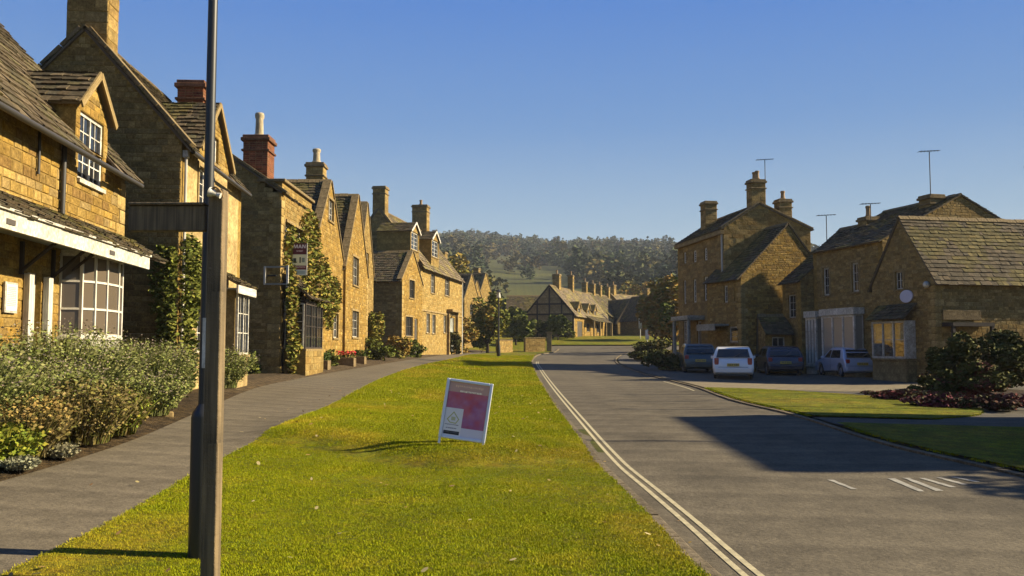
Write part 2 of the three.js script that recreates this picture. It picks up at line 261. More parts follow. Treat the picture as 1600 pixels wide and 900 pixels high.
// a gabled block: front wall on z = 0, ridge along x, gables at x = 0 (end a) and x = L (end b)
function block(f, o) {
  const { L, W, E, Rg } = o, zr = o.zr || W / 2, t = .32, st = o.stone || {};
  const fo = (st.front || {}), so = { pal: o.pal, bond: o.bond, vary: o.vary };
  if (!o.noFront) wall(shift(f, t, 0, 0), L - 2 * t, E, 0, 0, (o.front || []).map((p) => ({ ...p, r: [p.r[0] - t, p.r[1], p.r[2] - t, p.r[3]] })), { ...so, ...fo });
  wall(turnY(f, -Math.PI / 2, 0, 0, -W), W, E, Rg, W - zr, o.a || [], { ...so, ...(st.a || {}) });
  wall(turnY(f, Math.PI / 2, L, 0, 0), W, E, Rg, zr, o.b || [], { ...so, ...(st.b || {}) });
  wall(turnY(f, Math.PI, L - t, 0, -W), L - 2 * t, E, 0, 0, o.back || [], { ...so, ...(st.back || {}) });
  const ov = o.ov ?? .2, vg = o.verge ?? .06, a1 = Math.atan2(Rg - E, zr), a2 = Math.atan2(Rg - E, W - zr);
  const ro = { pal: o.slatePal, e0: o.e0, e1: o.e1 }, gaps = (o.gaps || []).map(([p, q]) => ({ x0: p + vg, x1: q + vg, y: (ov + .3) / Math.cos(a1) }));
  slope(sub(f, mk(v3(1, 0, 0), v3(0, Math.sin(a1), -Math.cos(a1)), v3(0, Math.cos(a1), Math.sin(a1)), v3(-vg, E - ov * Math.tan(a1), ov))), L + 2 * vg, (zr + ov) / Math.cos(a1), { ...ro, gaps, ...(o.slopeFront || {}) });
  slope(sub(f, mk(v3(-1, 0, 0), v3(0, Math.sin(a2), Math.cos(a2)), v3(0, Math.cos(a2), -Math.sin(a2)), v3(L + vg, E - ov * Math.tan(a2), -W - ov))), L + 2 * vg, (W - zr + ov) / Math.cos(a2), { ...ro, ...(o.slopeBack || {}) });
  // ridge tiles
  const rs = []; for (let x = -vg; x < L + vg - .1; x += .48) rs.push(x);
  for (const x of rs) { const q = part(shift(f, x, Rg + .075, -zr), 'ridge_tile', ridgeGeo, M.coping); q.scale.set(Math.min(.46, L + vg - x), 1, 1); q.position.y += R(-.012, .012); }
  const cope = (g, w, z, a, b) => { // sloping coping stones on a gable panel
    for (const [x0, y0, x1, y1] of [[-.12, E - .12 * (Rg - E) / z, z, Rg], [w + .12, E - .12 * (Rg - E) / (w - z), z, Rg]]) { const l = Math.hypot(x1 - x0, y1 - y0), k = Math.ceil(l / .7), an = Math.atan2(y1 - y0, x1 - x0); for (let i = 0; i < k; i++) { const m = new THREE.Matrix4().makeRotationZ(an).setPosition(x0 + (x1 - x0) * (i + .5) / k, y0 + (y1 - y0) * (i + .5) / k, 0); const up = x1 > x0 ? 1 : -1; part(sub(g, m), 'coping_stone', metreUV(rbox(l / k - .012, .09, .36, .012, 0, up * .13, -.13, 1)), M.coping); } }
  };
  if (o.cope?.includes('a')) cope(turnY(f, -Math.PI / 2, 0, 0, -W), W, W - zr);
  if (o.cope?.includes('b')) cope(turnY(f, Math.PI / 2, L, 0, 0), W, zr);
  if (o.gutter) part(f, 'gutter', tube([[0, E - ov * Math.tan(a1) + .0, ov + .06], [L / 2, E - ov * Math.tan(a1) - .02, ov + .06], [L, E - ov * Math.tan(a1) - .03, ov + .06]], .05, 8, 6), M.pipe);
  return { a1, zr };
}
const ridgeGeo = (() => { const s = new THREE.Shape(); s.moveTo(-.17, -.1); s.lineTo(0, .07); s.lineTo(.17, -.1); s.lineTo(.15, -.13); s.lineTo(0, .02); s.lineTo(-.15, -.13); s.closePath(); const g = new THREE.ExtrudeGeometry(s, { depth: 1, bevelEnabled: false }); g.rotateY(Math.PI / 2); return metreUV(g); })();
function chimney(f, x, z, y0, y1, w, dp, o = {}) {
  const g = shift(f, x, y0, z), h = y1 - y0, c = part(g, 'chimney', span(-w / 2, 0, -dp / 2, w / 2, h, dp / 2), o.brick ? M.mortarGrey : M.mortar), s = new Soup();
  const faces = [[w, 0, [-w / 2, 0, dp / 2]], [dp, Math.PI / 2, [w / 2, 0, dp / 2]], [w, Math.PI, [w / 2, 0, -dp / 2]], [dp, -Math.PI / 2, [-w / 2, 0, -dp / 2]]];
  const all = []; for (const [fw, a, p] of faces) { const q = new Soup(); courses(0, h, () => [0, fw], [], o.brick ? BRICKS : ASHLAR, (a0, b0, a1, b1) => addStone(q, a0, b0, a1, b1, o.brick ? .006 : R(.008, .016), tint(pick(o.brick ? PAL.brick : o.pal || PAL.weathered), .14))); all.push(q.geo().applyMatrix4(new THREE.Matrix4().makeRotationY(a).setPosition(...p))); }
  stuff(mesh('stonework', mergeGeometries(all), o.brick ? M.brickV : M.stoneV, c));
  mesh('cap', metreUV(merge([rbox(w + .16, .12, dp + .16, .02, 0, h + .04, 0, 1), rbox(w + .06, .1, dp + .06, .02, 0, h + .15, 0, 1), rbox(w + .12, .07, dp + .12, .015, 0, h * (o.band || .93) - .2, 0, 1)])), o.brick && !o.stoneCap ? M.brickCap : M.coping, c);
  const n = o.pots || 0; for (let i = 0; i < n; i++) { const ph = o.potH || .55; mesh('chimney_pot', new THREE.LatheGeometry([[.001, 0], [.15, 0], [.15, .08], [.12, .12], [.105, ph * .75], [.13, ph * .8], [.135, ph * .93], [.115, ph], [.08, ph], [.08, ph * .5]].map((q) => new THREE.Vector2(q[0] * (o.potR || 1), q[1])), 14).translate((i - (n - 1) / 2) * .38, h + .2, 0), o.potMat || M.pot, c); }
  return c;
}
M.brickCap = mat([.2, .1, .06], .9, { map: mottle });
// corner stones, long and short in turn; s = 1: the wall runs on to +x, -1: to -x
const quoinGeo = [[.46, .28], [.3, .42]].map(([a, b]) => metreUV(rbox(a, .27, b, .015, a / 2, .135, -b / 2, 1)));
const quoinMats = [[.4, .29, .11], [.36, .255, .09], [.43, .32, .135]].map((c) => mat(c, .9, { map: mottle, bumpMap: bumpGrain, bumpScale: .01 }));
function quoins(f, x, y0, y1, s, z = 0) { for (let y = y0, i = 0; y < y1 - .28; y += .28, i++) { const q = part(shift(f, x - s * .024, y, z + .024), 'quoin', quoinGeo[i % 2], quoinMats[(i * 7 + (y0 > 1 ? 1 : 0)) % 3]); q.scale.x *= s; } }
// a gabled dormer standing on the front wall or part way up the slope: front at z = zf
function dormer(f, o) {
  const { x0, x1, yb, ye, yp, zf, depth } = o, w = x1 - x0, g = shift(f, x0, yb, zf), t = .12;
  const win = { ...o.win, r: o.win.r.map((v, i) => v - (i % 2 ? yb : x0)) };
  wall(g, w, ye - yb, yp - yb, w / 2, [win], { t, pal: o.pal, bond: RUBBLE, plain: o.plain, wallMat: o.wallMat });
  const side = (x) => part(g, 'cheek', metreUV(span(x, 0, -depth, x + .06, ye - yb, -t)), o.cheekMat || M.mortar);
  side(0); side(w - .06);
  const a = Math.atan2(yp - ye, w / 2), ov = .1, hw = w / 2 + ov, fr = .1;
  // near slope (towards -x) and far slope; ridge runs back along -z
  slope(sub(g, mk(v3(0, 0, 1), v3(Math.cos(a), Math.sin(a), 0), v3(-Math.sin(a), Math.cos(a), 0), v3(-ov, ye - yb - ov * Math.tan(a), -depth))), depth + fr, hw / Math.cos(a), { e0: o.e0 || .2, e1: .15, pal: o.slatePal });
  slope(sub(g, mk(v3(0, 0, -1), v3(-Math.cos(a), Math.sin(a), 0), v3(Math.sin(a), Math.cos(a), 0), v3(w + ov, ye - yb - ov * Math.tan(a), fr))), depth + fr, hw / Math.cos(a), { e0: o.e0 || .2, e1: .15, pal: o.slatePal });
  for (const s of [-1, 1]) { const l = hw / Math.cos(a); const m = new THREE.Matrix4().makeRotationZ(s * a).setPosition(w / 2 - s * hw / 2, (yp - yb) - hw / 2 * Math.tan(a) + .01, fr + .03); part(sub(g, m), 'bargeboard', box(l, .13, .035), o.bargeMat || M.dressed); }
}
// a house end that faces the street with a gable: x0..x1 along the facade, depth back
function streetGable(f, x0, x1, zf, depth, E, Rg, o) {
  const ops = (o.a || []).map((p) => ({ ...p, r: [p.r[0] - x0, p.r[1], p.r[2] - x0, p.r[3]] }));
  return block(turnY(f, Math.PI / 2, x1, 0, zf), { ...o, a: ops, L: depth, W: x1 - x0, E, Rg });
}
// ---------------------------------------------------------------- the setting: ground, road, path, lawn
{ // one sheet to the horizon, hill included
  const ds = [], xs = []; for (let d = -40; d < 1700; d += d < 130 ? 2 : d < 300 ? 6 : 14) ds.push(d);
  for (let x = -900; x <= 900; x += Math.abs(x) < 40 ? 2 : 14) xs.push(x);
  const p = [], c = [], uv = [], id = [];
  for (const d of ds) for (const x of xs) {
    const far = d > 200; p.push(x, gy(x, d) - (far ? 0 : .14), -d); uv.push(x, d);
    const n = fbm(x / 40 + 9, d / 40), meadow = far ? smooth(.45, .6, n) : .5; const a = [.115, .118, .022], b = [.085, .09, .02];
    c.push(...[0, 1, 2].map((i) => lerp(b[i], a[i], meadow)));
  }
  const nx = xs.length; for (let j = 0; j + 1 < ds.length; j++) for (let i = 0; i + 1 < nx; i++) { const a = j * nx + i; id.push(a, a + 1, a + nx + 1, a, a + nx + 1, a + nx); }
  const g = new THREE.BufferGeometry(); g.setAttribute('position', new THREE.Float32BufferAttribute(p, 3)); g.setAttribute('color', new THREE.Float32BufferAttribute(c, 3)); g.setAttribute('uv', new THREE.Float32BufferAttribute(uv, 2)); g.setIndex(id); g.computeVertexNormals();
  structure('ground', g, mat([1, 1, 1], .95, { vertexColors: true, map: scaled(turfTex, 3) }));
}
// a curve x(d) through points [x, d]
function curve(pts) { const q = pts.slice().sort((a, b) => a[1] - b[1]); return (d) => { let i = 0; while (i < q.length - 2 && d > q[i + 1][1]) i++; const a = q[Math.max(0, i - 1)], b = q[i], c = q[i + 1], e = q[Math.min(q.length - 1, i + 2)], t = (d - b[1]) / (c[1] - b[1]); const m0 = (c[0] - a[0]) / (c[1] - a[1]) * (c[1] - b[1]), m1 = (e[0] - b[0]) / (e[1] - b[1]) * (c[1] - b[1]); if (t < 0 || t > 1) return b[0] + (c[0] - b[0]) * t; const t2 = t * t, t3 = t2 * t; return (2 * t3 - 3 * t2 + 1) * b[0] + (t3 - 2 * t2 + t) * m0 + (-2 * t3 + 3 * t2) * c[0] + (t3 - t2) * m1; }; }
const px2 = (l) => l.map(([a, b]) => ground(a, b));
const kerbL = curve([[3.4, -30], [1.75, 0], ...px2([[1095, 895], [1016, 812], [960, 755], [917, 706], [872, 645], [845, 602], [832, 576], [829, 563], [842, 553], [868, 547.5]])]);
const kerbR = curve([[9.4, -30], [7.6, 4], ...px2([[1600, 739], [1403, 695], [1249, 648], [1151, 625], [1090, 604], [1007, 583], [965, 566]]), [10.5, 85], [14.5, 97]]);
const pathR = curve([[-1.0, -30], [-3.1, 2], ...px2([[40, 890], [150, 835], [350, 720], [480, 650], [600, 592], [655, 573], [700, 563]]), [-3.0, 78], [-1.0, 92]]);
const pathL = curve([[-4.4, -30], [-5.3, 4], ...px2([[60, 735], [200, 690], [300, 648], [400, 606], [470, 591], [560, 575], [640, 562]]), [-5.2, 68], [-4.6, 75], [-2.8, 90], [-2.4, 93]]);
function strip(L, Rr, d0, d1, step, n, yoff, wear) {
  const p = [], uv = [], id = [], c = [], N = Math.ceil((d1 - d0) / step);
  for (let j = 0; j <= N; j++) { const d = d0 + (d1 - d0) * j / N, a = L(d), b = Rr(d); for (let i = 0; i <= n; i++) { const x = lerp(a, b, i / n); p.push(x, gy(x, d) + (typeof yoff === 'function' ? yoff(x, d) : yoff), -d); uv.push(x, d); const k = wear ? wear(x, d, i / n) : [1, 1, 1]; c.push(...k); } }
  for (let j = 0; j < N; j++) for (let i = 0; i < n; i++) { const a = j * (n + 1) + i; id.push(a, a + 1, a + n + 2, a, a + n + 2, a + n + 1); }
  const g = new THREE.BufferGeometry(); g.setAttribute('position', new THREE.Float32BufferAttribute(p, 3)); g.setAttribute('uv', new THREE.Float32BufferAttribute(uv, 2)); g.setAttribute('color', new THREE.Float32BufferAttribute(c, 3)); g.setIndex(id); g.computeVertexNormals(); return g;
}
const off = (c, k) => (d) => c(d) + k;
const grey = (k) => [k, k * .985, k * .95];
const roadMat = mat([.158, .136, .098], .9, { vertexColors: true, map: scaled(tarTex, 1.3), bumpMap: scaled(bumpGrain, .5), bumpScale: .006 });
const pathMat = mat([.19, .162, .118], .92, { vertexColors: true, map: scaled(tarTex, .9), bumpMap: scaled(bumpGrain, .5), bumpScale: .006 });
const turfMat = mat([1, 1, 1], .95, { vertexColors: true, map: scaled(turfTex, 1.7), bumpMap: scaled(bumpGrain, .3), bumpScale: .02 });
const roadWear = (x, d, t) => { const lane = Math.exp(-Math.pow((t - .27) / .05, 2)) + Math.exp(-Math.pow((t - .5) / .05, 2)) + Math.exp(-Math.pow((t - .75) / .05, 2)); return grey(.95 + .34 * (fbm(x * .5, d * .18) - .5) + .34 * (fbm(x * 1.7, d * .9) - .5) - .06 * lane - .16 * smooth(.6, .72, fbm(x * .8 + 5, d * .5 + 2))); };
const roadY = (x, d) => -.1 + .065 * smooth(.5, 1, (x - kerbL(d)) / (kerbR(d) - kerbL(d)));
structure('road', strip(off(kerbL, .13), off(kerbR, -.13), -30, 99, .3, 36, roadY, roadWear), roadMat);
{ // the road turns right behind the houses
  const L = (x) => 99 + (x - 4) * .5, g = []; const p = [], uv = [], id = [], c = []; const N = 30, n = 8;
  for (let j = 0; j <= N; j++) for (let i = 0; i <= n; i++) { const x = lerp(4, 60, j / N), far = 101 + 6 * (1 - Math.exp(-(x - 4) / 12)), near = far - 8.5, d = lerp(near, far, i / n); p.push(x, gy(x, d) - .104, -d); uv.push(x, d); c.push(...grey(1)); }
  for (let j = 0; j < N; j++) for (let i = 0; i < n; i++) { const a = j * (n + 1) + i; id.push(a, a + n + 1, a + n + 2, a, a + n + 2, a + 1); }
  const q = new THREE.BufferGeometry(); q.setAttribute('position', new THREE.Float32BufferAttribute(p, 3)); q.setAttribute('uv', new THREE.Float32BufferAttribute(uv, 2)); q.setAttribute('color', new THREE.Float32BufferAttribute(c, 3)); q.setIndex(id); q.computeVertexNormals(); structure('road', q, roadMat);
}
structure('footpath', strip(pathL, pathR, -30, 93, .5, 8, .0, (x, d, t) => grey(.95 + .3 * (fbm(x * .9, d * .5) - .5) + .2 * (fbm(x * 4, d * 3) - .5))), pathMat);
const turfColor = (x, d) => { // mown grass with dry yellowish and mossy patches
  const n = fbm(x * .55 + 4, d * .4), m = fbm(x * 1.9, d * 1.6), dry = smooth(.5, .68, n) * .75 + smooth(.55, .75, m) * .35 + .7 * Math.exp(-Math.pow((d - 12.4 - .5 * Math.max(0, -x - 1) - .3 * Math.sin(x * 1.7)) / .8, 2)) * smooth(.3, .55, m) * smooth(-4.4, -3.4, x);
  const a = [.185, .198, .004], b = [.265, .218, .016]; return [0, 1, 2].map((i) => lerp(a[i], b[i], clamp(dry, 0, 1)) * (.86 + .3 * m));
};
structure('lawn', strip(off(pathR, -.03), off(kerbL, .0), -30, 93, .4, 22, (x, d) => .012 + .015 * fbm(x * .7, d * .7), turfColor), turfMat);
structure('garden_soil', strip((d) => -13, off(pathL, .01), -30, 93, 1, 12, (x, d) => .003 + (.06 + .03 * fbm(x, d)) * smooth(0, .5, pathL(d) - x), (x, d) => { const k = .7 + .6 * fbm(x * 2, d * 2), t = smooth(19, 25, d + 4 * (fbm(x * 2, d) - .5)); return [lerp(.085, .15, t) * k, lerp(.062, .118, t) * k, lerp(.03, .07, t) * k]; }), mat([1, 1, 1], .95, { vertexColors: true, map: soilTex, bumpMap: bumpGrain, bumpScale: .03 }));
// far lawn bank in front of the timbered house
{ const bank = strip((d) => -3 - (d - 93) * .2, (d) => 60, 101.5, 118, 1, 30, .02, turfColor); structure('lawn', bank, turfMat); }
structure('lawn', strip((d) => -12, (d) => Math.min(4, kerbL(Math.min(d, 99)) - .2), 92.8, 103, 1, 8, .012, turfColor), turfMat);
// right-hand forecourt and verges
structure('forecourt', strip(off(kerbR, .12), (d) => 30, -30, 92, .6, 26, -.002, (x, d) => grey(.8 + .35 * (fbm(x * .7, d * .5) - .5) + .2 * (fbm(x * 3, d * 2) - .5))), mat([.16, .145, .118], .9, { vertexColors: true, map: scaled(tarTex, 1.1), bumpMap: scaled(bumpGrain, .5), bumpScale: .006 }));
structure('pavement', strip(off(kerbR, .13), (d) => 17.4 + (d - 30) * .1, 31.2, 35.4, .5, 20, .006, (x, d) => grey(.95 + .3 * (fbm(x * 1.2, d * 1.5) - .5))), mat([.27, .225, .15], .92, { vertexColors: true, map: scaled(tarTex, 1) }));
const vergeEdge = curve([[9.4, 20.2], [11.4, 22], [12.6, 25], [11.6, 28], [9.6, 30.2], [8.3, 31.1]]);
structure('grass_verge', strip(off(kerbR, .13), vergeEdge, 20.2, 31.0, .35, 12, (x, d) => .03 + .02 * fbm(x, d), turfColor), turfMat);
structure('grass_verge', strip(off(kerbR, .13), curve([[8.6, 4], [12.5, 10], [14.5, 15], [12.3, 17.6], [10.8, 18.6]]), 2, 18.6, .35, 12, (x, d) => .03 + .02 * fbm(x, d), turfColor), turfMat);
structure('garden_soil', strip(curve([[14.0, 22], [13.6, 26], [12.6, 29], [14.2, 31]]), (d) => 29, 22, 31, .6, 14, (x, d) => .05 + .03 * fbm(x, d), (x, d) => { const k = .7 + .5 * fbm(x * 2, d * 2); return [.075 * k, .05 * k, .03 * k]; }), mat([1, 1, 1], .95, { vertexColors: true, map: soilTex, bumpMap: bumpGrain, bumpScale: .03 }));
{ // kerbs: rows of stones
  const mats = [[.21, .175, .12], [.24, .2, .14], [.18, .15, .105]].map((c) => mat(c, .9, { map: mottle, bumpMap: bumpGrain, bumpScale: .008 }));
  const unit = metreUV(rbox(1, .2, .13, .012, 0, -.1, 0, 1));
  for (const [c, s, lab] of [[kerbL, 1, 'left'], [kerbR, -1, 'right']]) {
    const g = new THREE.Group(); g.name = numbered('kerb'); g.userData.kind = 'structure'; scene.add(g);
    for (let d = -6; d < 96;) {
      const L = d > 50 ? 1.8 : .92, x0 = c(d) + s * .065, x1 = c(d + L) + s * .065, y0 = gy(x0, d), y1 = gy(x1, d + L), l = Math.hypot(x1 - x0, L);
      const o = mesh('kerb_stone', unit, pick(mats), g); o.scale.x = l - .012; o.position.set((x0 + x1) / 2, (y0 + y1) / 2 + .004 + R(-.006, .004), -(d + L / 2)); o.rotation.order = 'YXZ'; o.rotation.y = Math.atan2(L, x1 - x0); o.rotation.z = Math.atan2(y1 - y0, l); d += L;
    }
  }
}
{ // double yellow lines and the old hatching
  const paint = mat([.55, .48, .28], .8, { map: scaled(tarTex, .35) }), white = mat([.36, .34, .28], .8, { map: scaled(tarTex, .35) });
  for (const k of [.38, .50]) structure('yellow_line', strip(off(kerbL, k), off(kerbL, k + .055), -20, 62, .4, 1, -.095), paint);
  structure('yellow_line', strip(off(kerbR, -.5), off(kerbR, -.44), 30, 36, .5, 1, (x, d) => roadY(x, d) + .005), paint);
  for (const [a, b] of [[[1297, 738], [1335, 752]], [[1392, 738], [1440, 757]], [[1415, 738], [1468, 757]], [[1440, 739], [1490, 753]], [[1466, 739], [1508, 750]], [[1488, 739], [1528, 747]]]) {
    const A = ground(...a), B = ground(...b), n = Math.hypot(B[0] - A[0], B[1] - A[1]), nx = -(B[1] - A[1]) / n * .05, nd = (B[0] - A[0]) / n * .05, s = new Soup(), K = 8;
    const P = (t, w) => { const x = lerp(A[0], B[0], t) + nx * w, d = lerp(A[1], B[1], t) + nd * w; return [x, gy(x, d) + roadY(x, d) + .006, -d]; };
    for (let i = 0; i < K; i++) { const e = 1 - .4 * hash(i, a[0]), e2 = 1 - .4 * hash(i + 1, a[0]); s.quad(P(i / K, -e), P((i + 1) / K, -e2), P((i + 1) / K, e2), P(i / K, e), [1, 1, 1]); }
    const o = structure('road_marking', s.geo(), white);
  }
}
// ---------------------------------------------------------------- left side of the street
const LEFT = 'stone houses along the footpath', RIGHT = 'stone houses beside the forecourt', FAR = 'houses far up the street';
function drainpipe(f, x, y0, y1, z = .07, m = M.pipe, r = .045) { part(f, 'drainpipe', merge([bar([x, y0, z], [x, y1, z], r, 8), box(.14, .16, .12, x, y1, z)]), m); }
const unitStone = [0, 1, 2, 3, 4].map((k) => { const s = new Soup(), keep = seed; seed = 900 + k * 77; const j = () => R(-.03, .03), b = .05; const A = [-.5, -.5, 0], B = [.5, -.5, 0], C = [.5, .5, 0], D = [-.5, .5, 0], a = [-.5 + b + j(), -.5 + b * 1.6 + j(), 1], e = [.5 - b + j(), -.5 + b * 1.6 + j(), .85], c = [.5 - b + j(), .5 - b * 1.6 + j(), 1], d = [-.5 + b + j(), .5 - b * 1.6 + j(), .9], m = [j(), j(), 1.25]; const w = [1, 1, 1]; s.tri(a, e, m, w); s.tri(e, c, m, w); s.tri(c, d, m, w); s.tri(d, a, m, w); s.quad(A, B, e, a, w); s.quad(B, C, c, e, w); s.quad(C, D, d, c, w); s.quad(D, A, a, d, w); seed = keep; const g = s.geo(); g.deleteAttribute('color'); const u = g.attributes.uv; for (let i = 0; i < u.count; i++) u.setXY(i, u.getX(i) * .4 + k * .31, u.getY(i) * .2 + k * .17); return g; });
const stoneMats = [...PAL.gold, [.42, .3, .12], [.25, .155, .05], [.34, .245, .1]].map((c) => mat(c, .92, { map: mottle, bumpMap: bumpGrain, bumpScale: .012 }));
const oneStone = (wl, x0, y0, x1, y1, pr) => { const o = mesh('stone', pick(unitStone), pick(stoneMats), wl); o.position.set((x0 + x1) / 2, (y0 + y1) / 2, 0); o.scale.set(x1 - x0, y1 - y0, pr * 1.3); };

// ---- cottage shop with the white canopy
{
  const far = at(195, 275, 18), k = -.093, d0 = 8.5, x0 = far.x - k * (18 - d0), base = gy(-7.6, 12) - .02;
  const f = facade('cottage', 'golden stone cottage with long white canopy fascia and bow window behind the shrub bed', x0, d0, k, 'left', base, LEFT);
  const L = (18 - d0) * Math.hypot(1, k), E = f.uv(205, 278)[1] + .1, zr = 3.2, Rg = E + zr * 1.12;
  const dw = f.rect(122, 160, 183, 288), bay = f.rect(100, 186, 412, 560), dr = f.rect(40, 62, 425, 600); bay[0] = f.uvz(101, 470, .1)[0]; bay[2] = Math.min(f.uvz(188, 470, .35)[0], (18 - d0) - .3); bay[1] = .75; dr[1] = .15;
  const canY = f.uv(195, 374)[1], pj = .8, yF = f.uvz(232, 421, pj)[1] + .2;
  block(f, { L, W: 6.4, E, Rg, ov: .28, gutter: true, pal: PAL.gold,
    front: [{ r: [dw[0], dw[1], dw[2], E], open: true }, { r: bay, open: true }, { r: dr, door: true, mat: M.offwhite }],
    stone: { front: { bond: { h: [.13, .22], w: [.2, .5], joint: .004 }, single: (a, b, c, e) => e > canY - .15 && c > 3.2, make: oneStone }, a: {}, b: {} },
    gaps: [[dw[0] - .12, dw[2] + .14]], slopeFront: { e0: .26, e1: .2, single: (a, y, b) => b > 4.2 && y < 3.2 } });
  // dormer rising through the eaves
  const pk = f.uv(150, 121)[1], dx0 = dw[0] - .18, dx1 = dw[2] + .2;
  dormer(f, { x0: dx0, x1: dx1, yb: E - .05, ye: f.uv(165, 190)[1], yp: pk, zf: .015, depth: 2.6, win: { r: [dw[0], E - .04, dw[2], dw[3]], open: true }, pal: PAL.gold, e0: .22 });
  windowIn(f, { r: dw, lights: 2, cols: 2, rows: 4, panes: true, recess: .05, b: .06, sillMat: M.white });
  drainpipe(f, f.uv(92, 290)[0], canY, E - .1);
  part(f, 'cable', bar([f.uv(56, 240)[0], E - .9, .05], [f.uv(56, 240)[0], E - .05, .05], .025), M.pipe);
  // canopy
  const u1 = f.uvz(232, 412, pj)[0];
  const yT = canY, cl = f.uvz(258, 400, pj)[0], an = Math.atan2(yT - yF, pj);
  const fr = sub(f, mk(v3(1, 0, 0), v3(0, Math.sin(an), -Math.cos(an)), v3(0, Math.cos(an), Math.sin(an)), v3(1.2, yF, pj)));
  slope(fr, cl - 1.2, pj / Math.cos(an), { e0: .2, e1: .17 });
  const fas = part(f, 'canopy_fascia', metreUV(merge([span(1.2, yF - .2, pj - .02, u1, yF + .03, pj + .02), span(1.2, yF + .035, pj - .01, u1, yF + .07, pj + .06)])), M.white);
  for (const px of [14, 173]) { const q = f.uvz(px, px === 14 ? 347 : 396, pj)[0]; mesh('slot', box(.24, .07, .02, q, yF - .1, pj + .022), M.darkFrame, fas); }
  part(f, 'canopy_soffit', metreUV(span(1.25, yF - .06, .04, u1 - .03, yF - .03, pj - .025)), M.greyPaint);
  for (const u of [dr[0] - .3, dr[2] + .75, bay[0] - .35]) part(f, 'canopy_bracket', merge([bar([u, yF - .55, .03], [u, yF - .08, pj * .7], .03), box(.06, .5, .05, u, yF - .35, .04)]), M.timber);
  // bow window: an arc of lights under the canopy
  const bw = group(f, 'bow_window'), bx0 = bay[0], bx1 = bay[2], top = yF - .12, sill = f.uv(140, 527)[1], cxm = (bx0 + bx1) / 2, half = (bx1 - bx0) / 2, n = 7, P = [];
  for (let i = 0; i <= n; i++) { const a = Math.PI * (1 - i / n); const sx = Math.sign(Math.cos(a)) * Math.pow(Math.abs(Math.cos(a)), .8); P.push([cxm + half * sx, .02 + .52 * Math.pow(Math.sin(a), .6)]); }
  const bars = [], rows = 3;
  for (let i = 0; i <= n; i++) bars.push(span(P[i][0] - .025, sill, P[i][1] - .025, P[i][0] + .025, top, P[i][1] + .025));
  for (let i = 0; i < n; i++) for (let r = 0; r <= rows; r++) { const y = lerp(sill, top, r / rows), t = r === 0 || r === rows ? .045 : .018; const [ax, az] = P[i], [bx, bz] = P[i + 1], l = Math.hypot(bx - ax, bz - az); bars.push(box(l, t * 2, .04).rotateY(-Math.atan2(bz - az, bx - ax)).translate((ax + bx) / 2, y, (az + bz) / 2)); }
  mesh('frame', merge(bars), M.white, bw);
  for (let i = 0; i < n; i++) for (let r = 0; r < rows; r++) { const [ax, az] = P[i], [bx, bz] = P[i + 1], l = Math.hypot(bx - ax, bz - az), h = (top - sill) / rows, o = mesh('pane', paneGeo, M.glassWarm, bw); o.position.set((ax + bx) / 2, sill + h * (r + .5), (az + bz) / 2); o.rotation.y = -Math.atan2(bz - az, bx - ax) + R(-.01, .01); o.scale.set(l - .04, h - .04, 1); }
  const outline = new THREE.Shape(P.map((p) => new THREE.Vector2(p[0], p[1]))); const prism = (y0, y1, g = 0) => new THREE.ExtrudeGeometry(new THREE.Shape(P.map((p) => new THREE.Vector2(cxm + (p[0] - cxm) * (1 + g), p[1] * (1 + g)))), { depth: y1 - y0, bevelEnabled: false }).rotateX(Math.PI / 2).scale(1, -1, 1).translate(0, y0, 0);
  const fix = (g) => { const n2 = g.toNonIndexed ? (g.index ? g.toNonIndexed() : g) : g; const p = n2.attributes.position; for (let i = 0; i < p.count; i += 3) { const t = [p.getX(i + 1), p.getY(i + 1), p.getZ(i + 1)]; p.setXYZ(i + 1, p.getX(i + 2), p.getY(i + 2), p.getZ(i + 2)); p.setXYZ(i + 2, ...t); } n2.computeVertexNormals(); return metreUV(n2); };
  mesh('panel', fix(prism(0, sill - .05)), M.offwhite, bw); mesh('sill', fix(prism(sill - .05, sill, .06)), M.white, bw); mesh('head', fix(prism(top, yF - .062, .02)), M.white, bw);
  // the door's posts and the notice by it
  part(f, 'door_post', rbox(.16, dr[3] - .1, .1, .015, dr[0] - .1, dr[3] / 2, .07), M.white); part(f, 'door_post', rbox(.16, dr[3] - .1, .1, .015, dr[2] + .1, dr[3] / 2, .07), M.white);
  const nb = f.rect(1, 21, 441, 489), nt = notice(); part(f, 'notice_board', span(nb[0], nb[1], .03, nb[2], nb[3], .06), M.offwhite); part(f, 'notice', new THREE.PlaneGeometry(nb[2] - nb[0] - .06, nb[3] - nb[1] - .06).translate((nb[0] + nb[2]) / 2, (nb[1] + nb[3]) / 2, .066), nt);
  chimney(f, L - 1.0, -zr, Rg - .7, Rg + 2.6, 1.0, .95, { pal: PAL.weathered });
  quoins(f, L, canY, E - .1, -1);
}
function canvasMat(w, h, draw, rough = .7) { const c = document.createElement('canvas'); c.width = w; c.height = h; draw(c.getContext('2d'), w, h); const t = new THREE.CanvasTexture(c); t.colorSpace = THREE.SRGBColorSpace; return new THREE.MeshStandardMaterial({ map: t, roughness: rough, side: THREE.DoubleSide }); }
function scribble(g, x, y, w, h, rows, col) { const k = seed; seed = Math.round(x * 31 + y * 17 + w); g.fillStyle = col; for (let r = 0; r < rows; r++) { let a = x; const ly = y + h * r / rows; while (a < x + w) { const l = R(.02, .07) * w; g.fillRect(a, ly + R(0, .1) * h / rows, Math.min(l, x + w - a), h / rows * R(.35, .6)); a += l + w * .018; } } seed = k; }
function notice() { return canvasMat(128, 160, (g, w, h) => { g.fillStyle = '#c9c4b4'; g.fillRect(0, 0, w, h); scribble(g, 12, 16, 104, 120, 11, '#77705f'); }); }

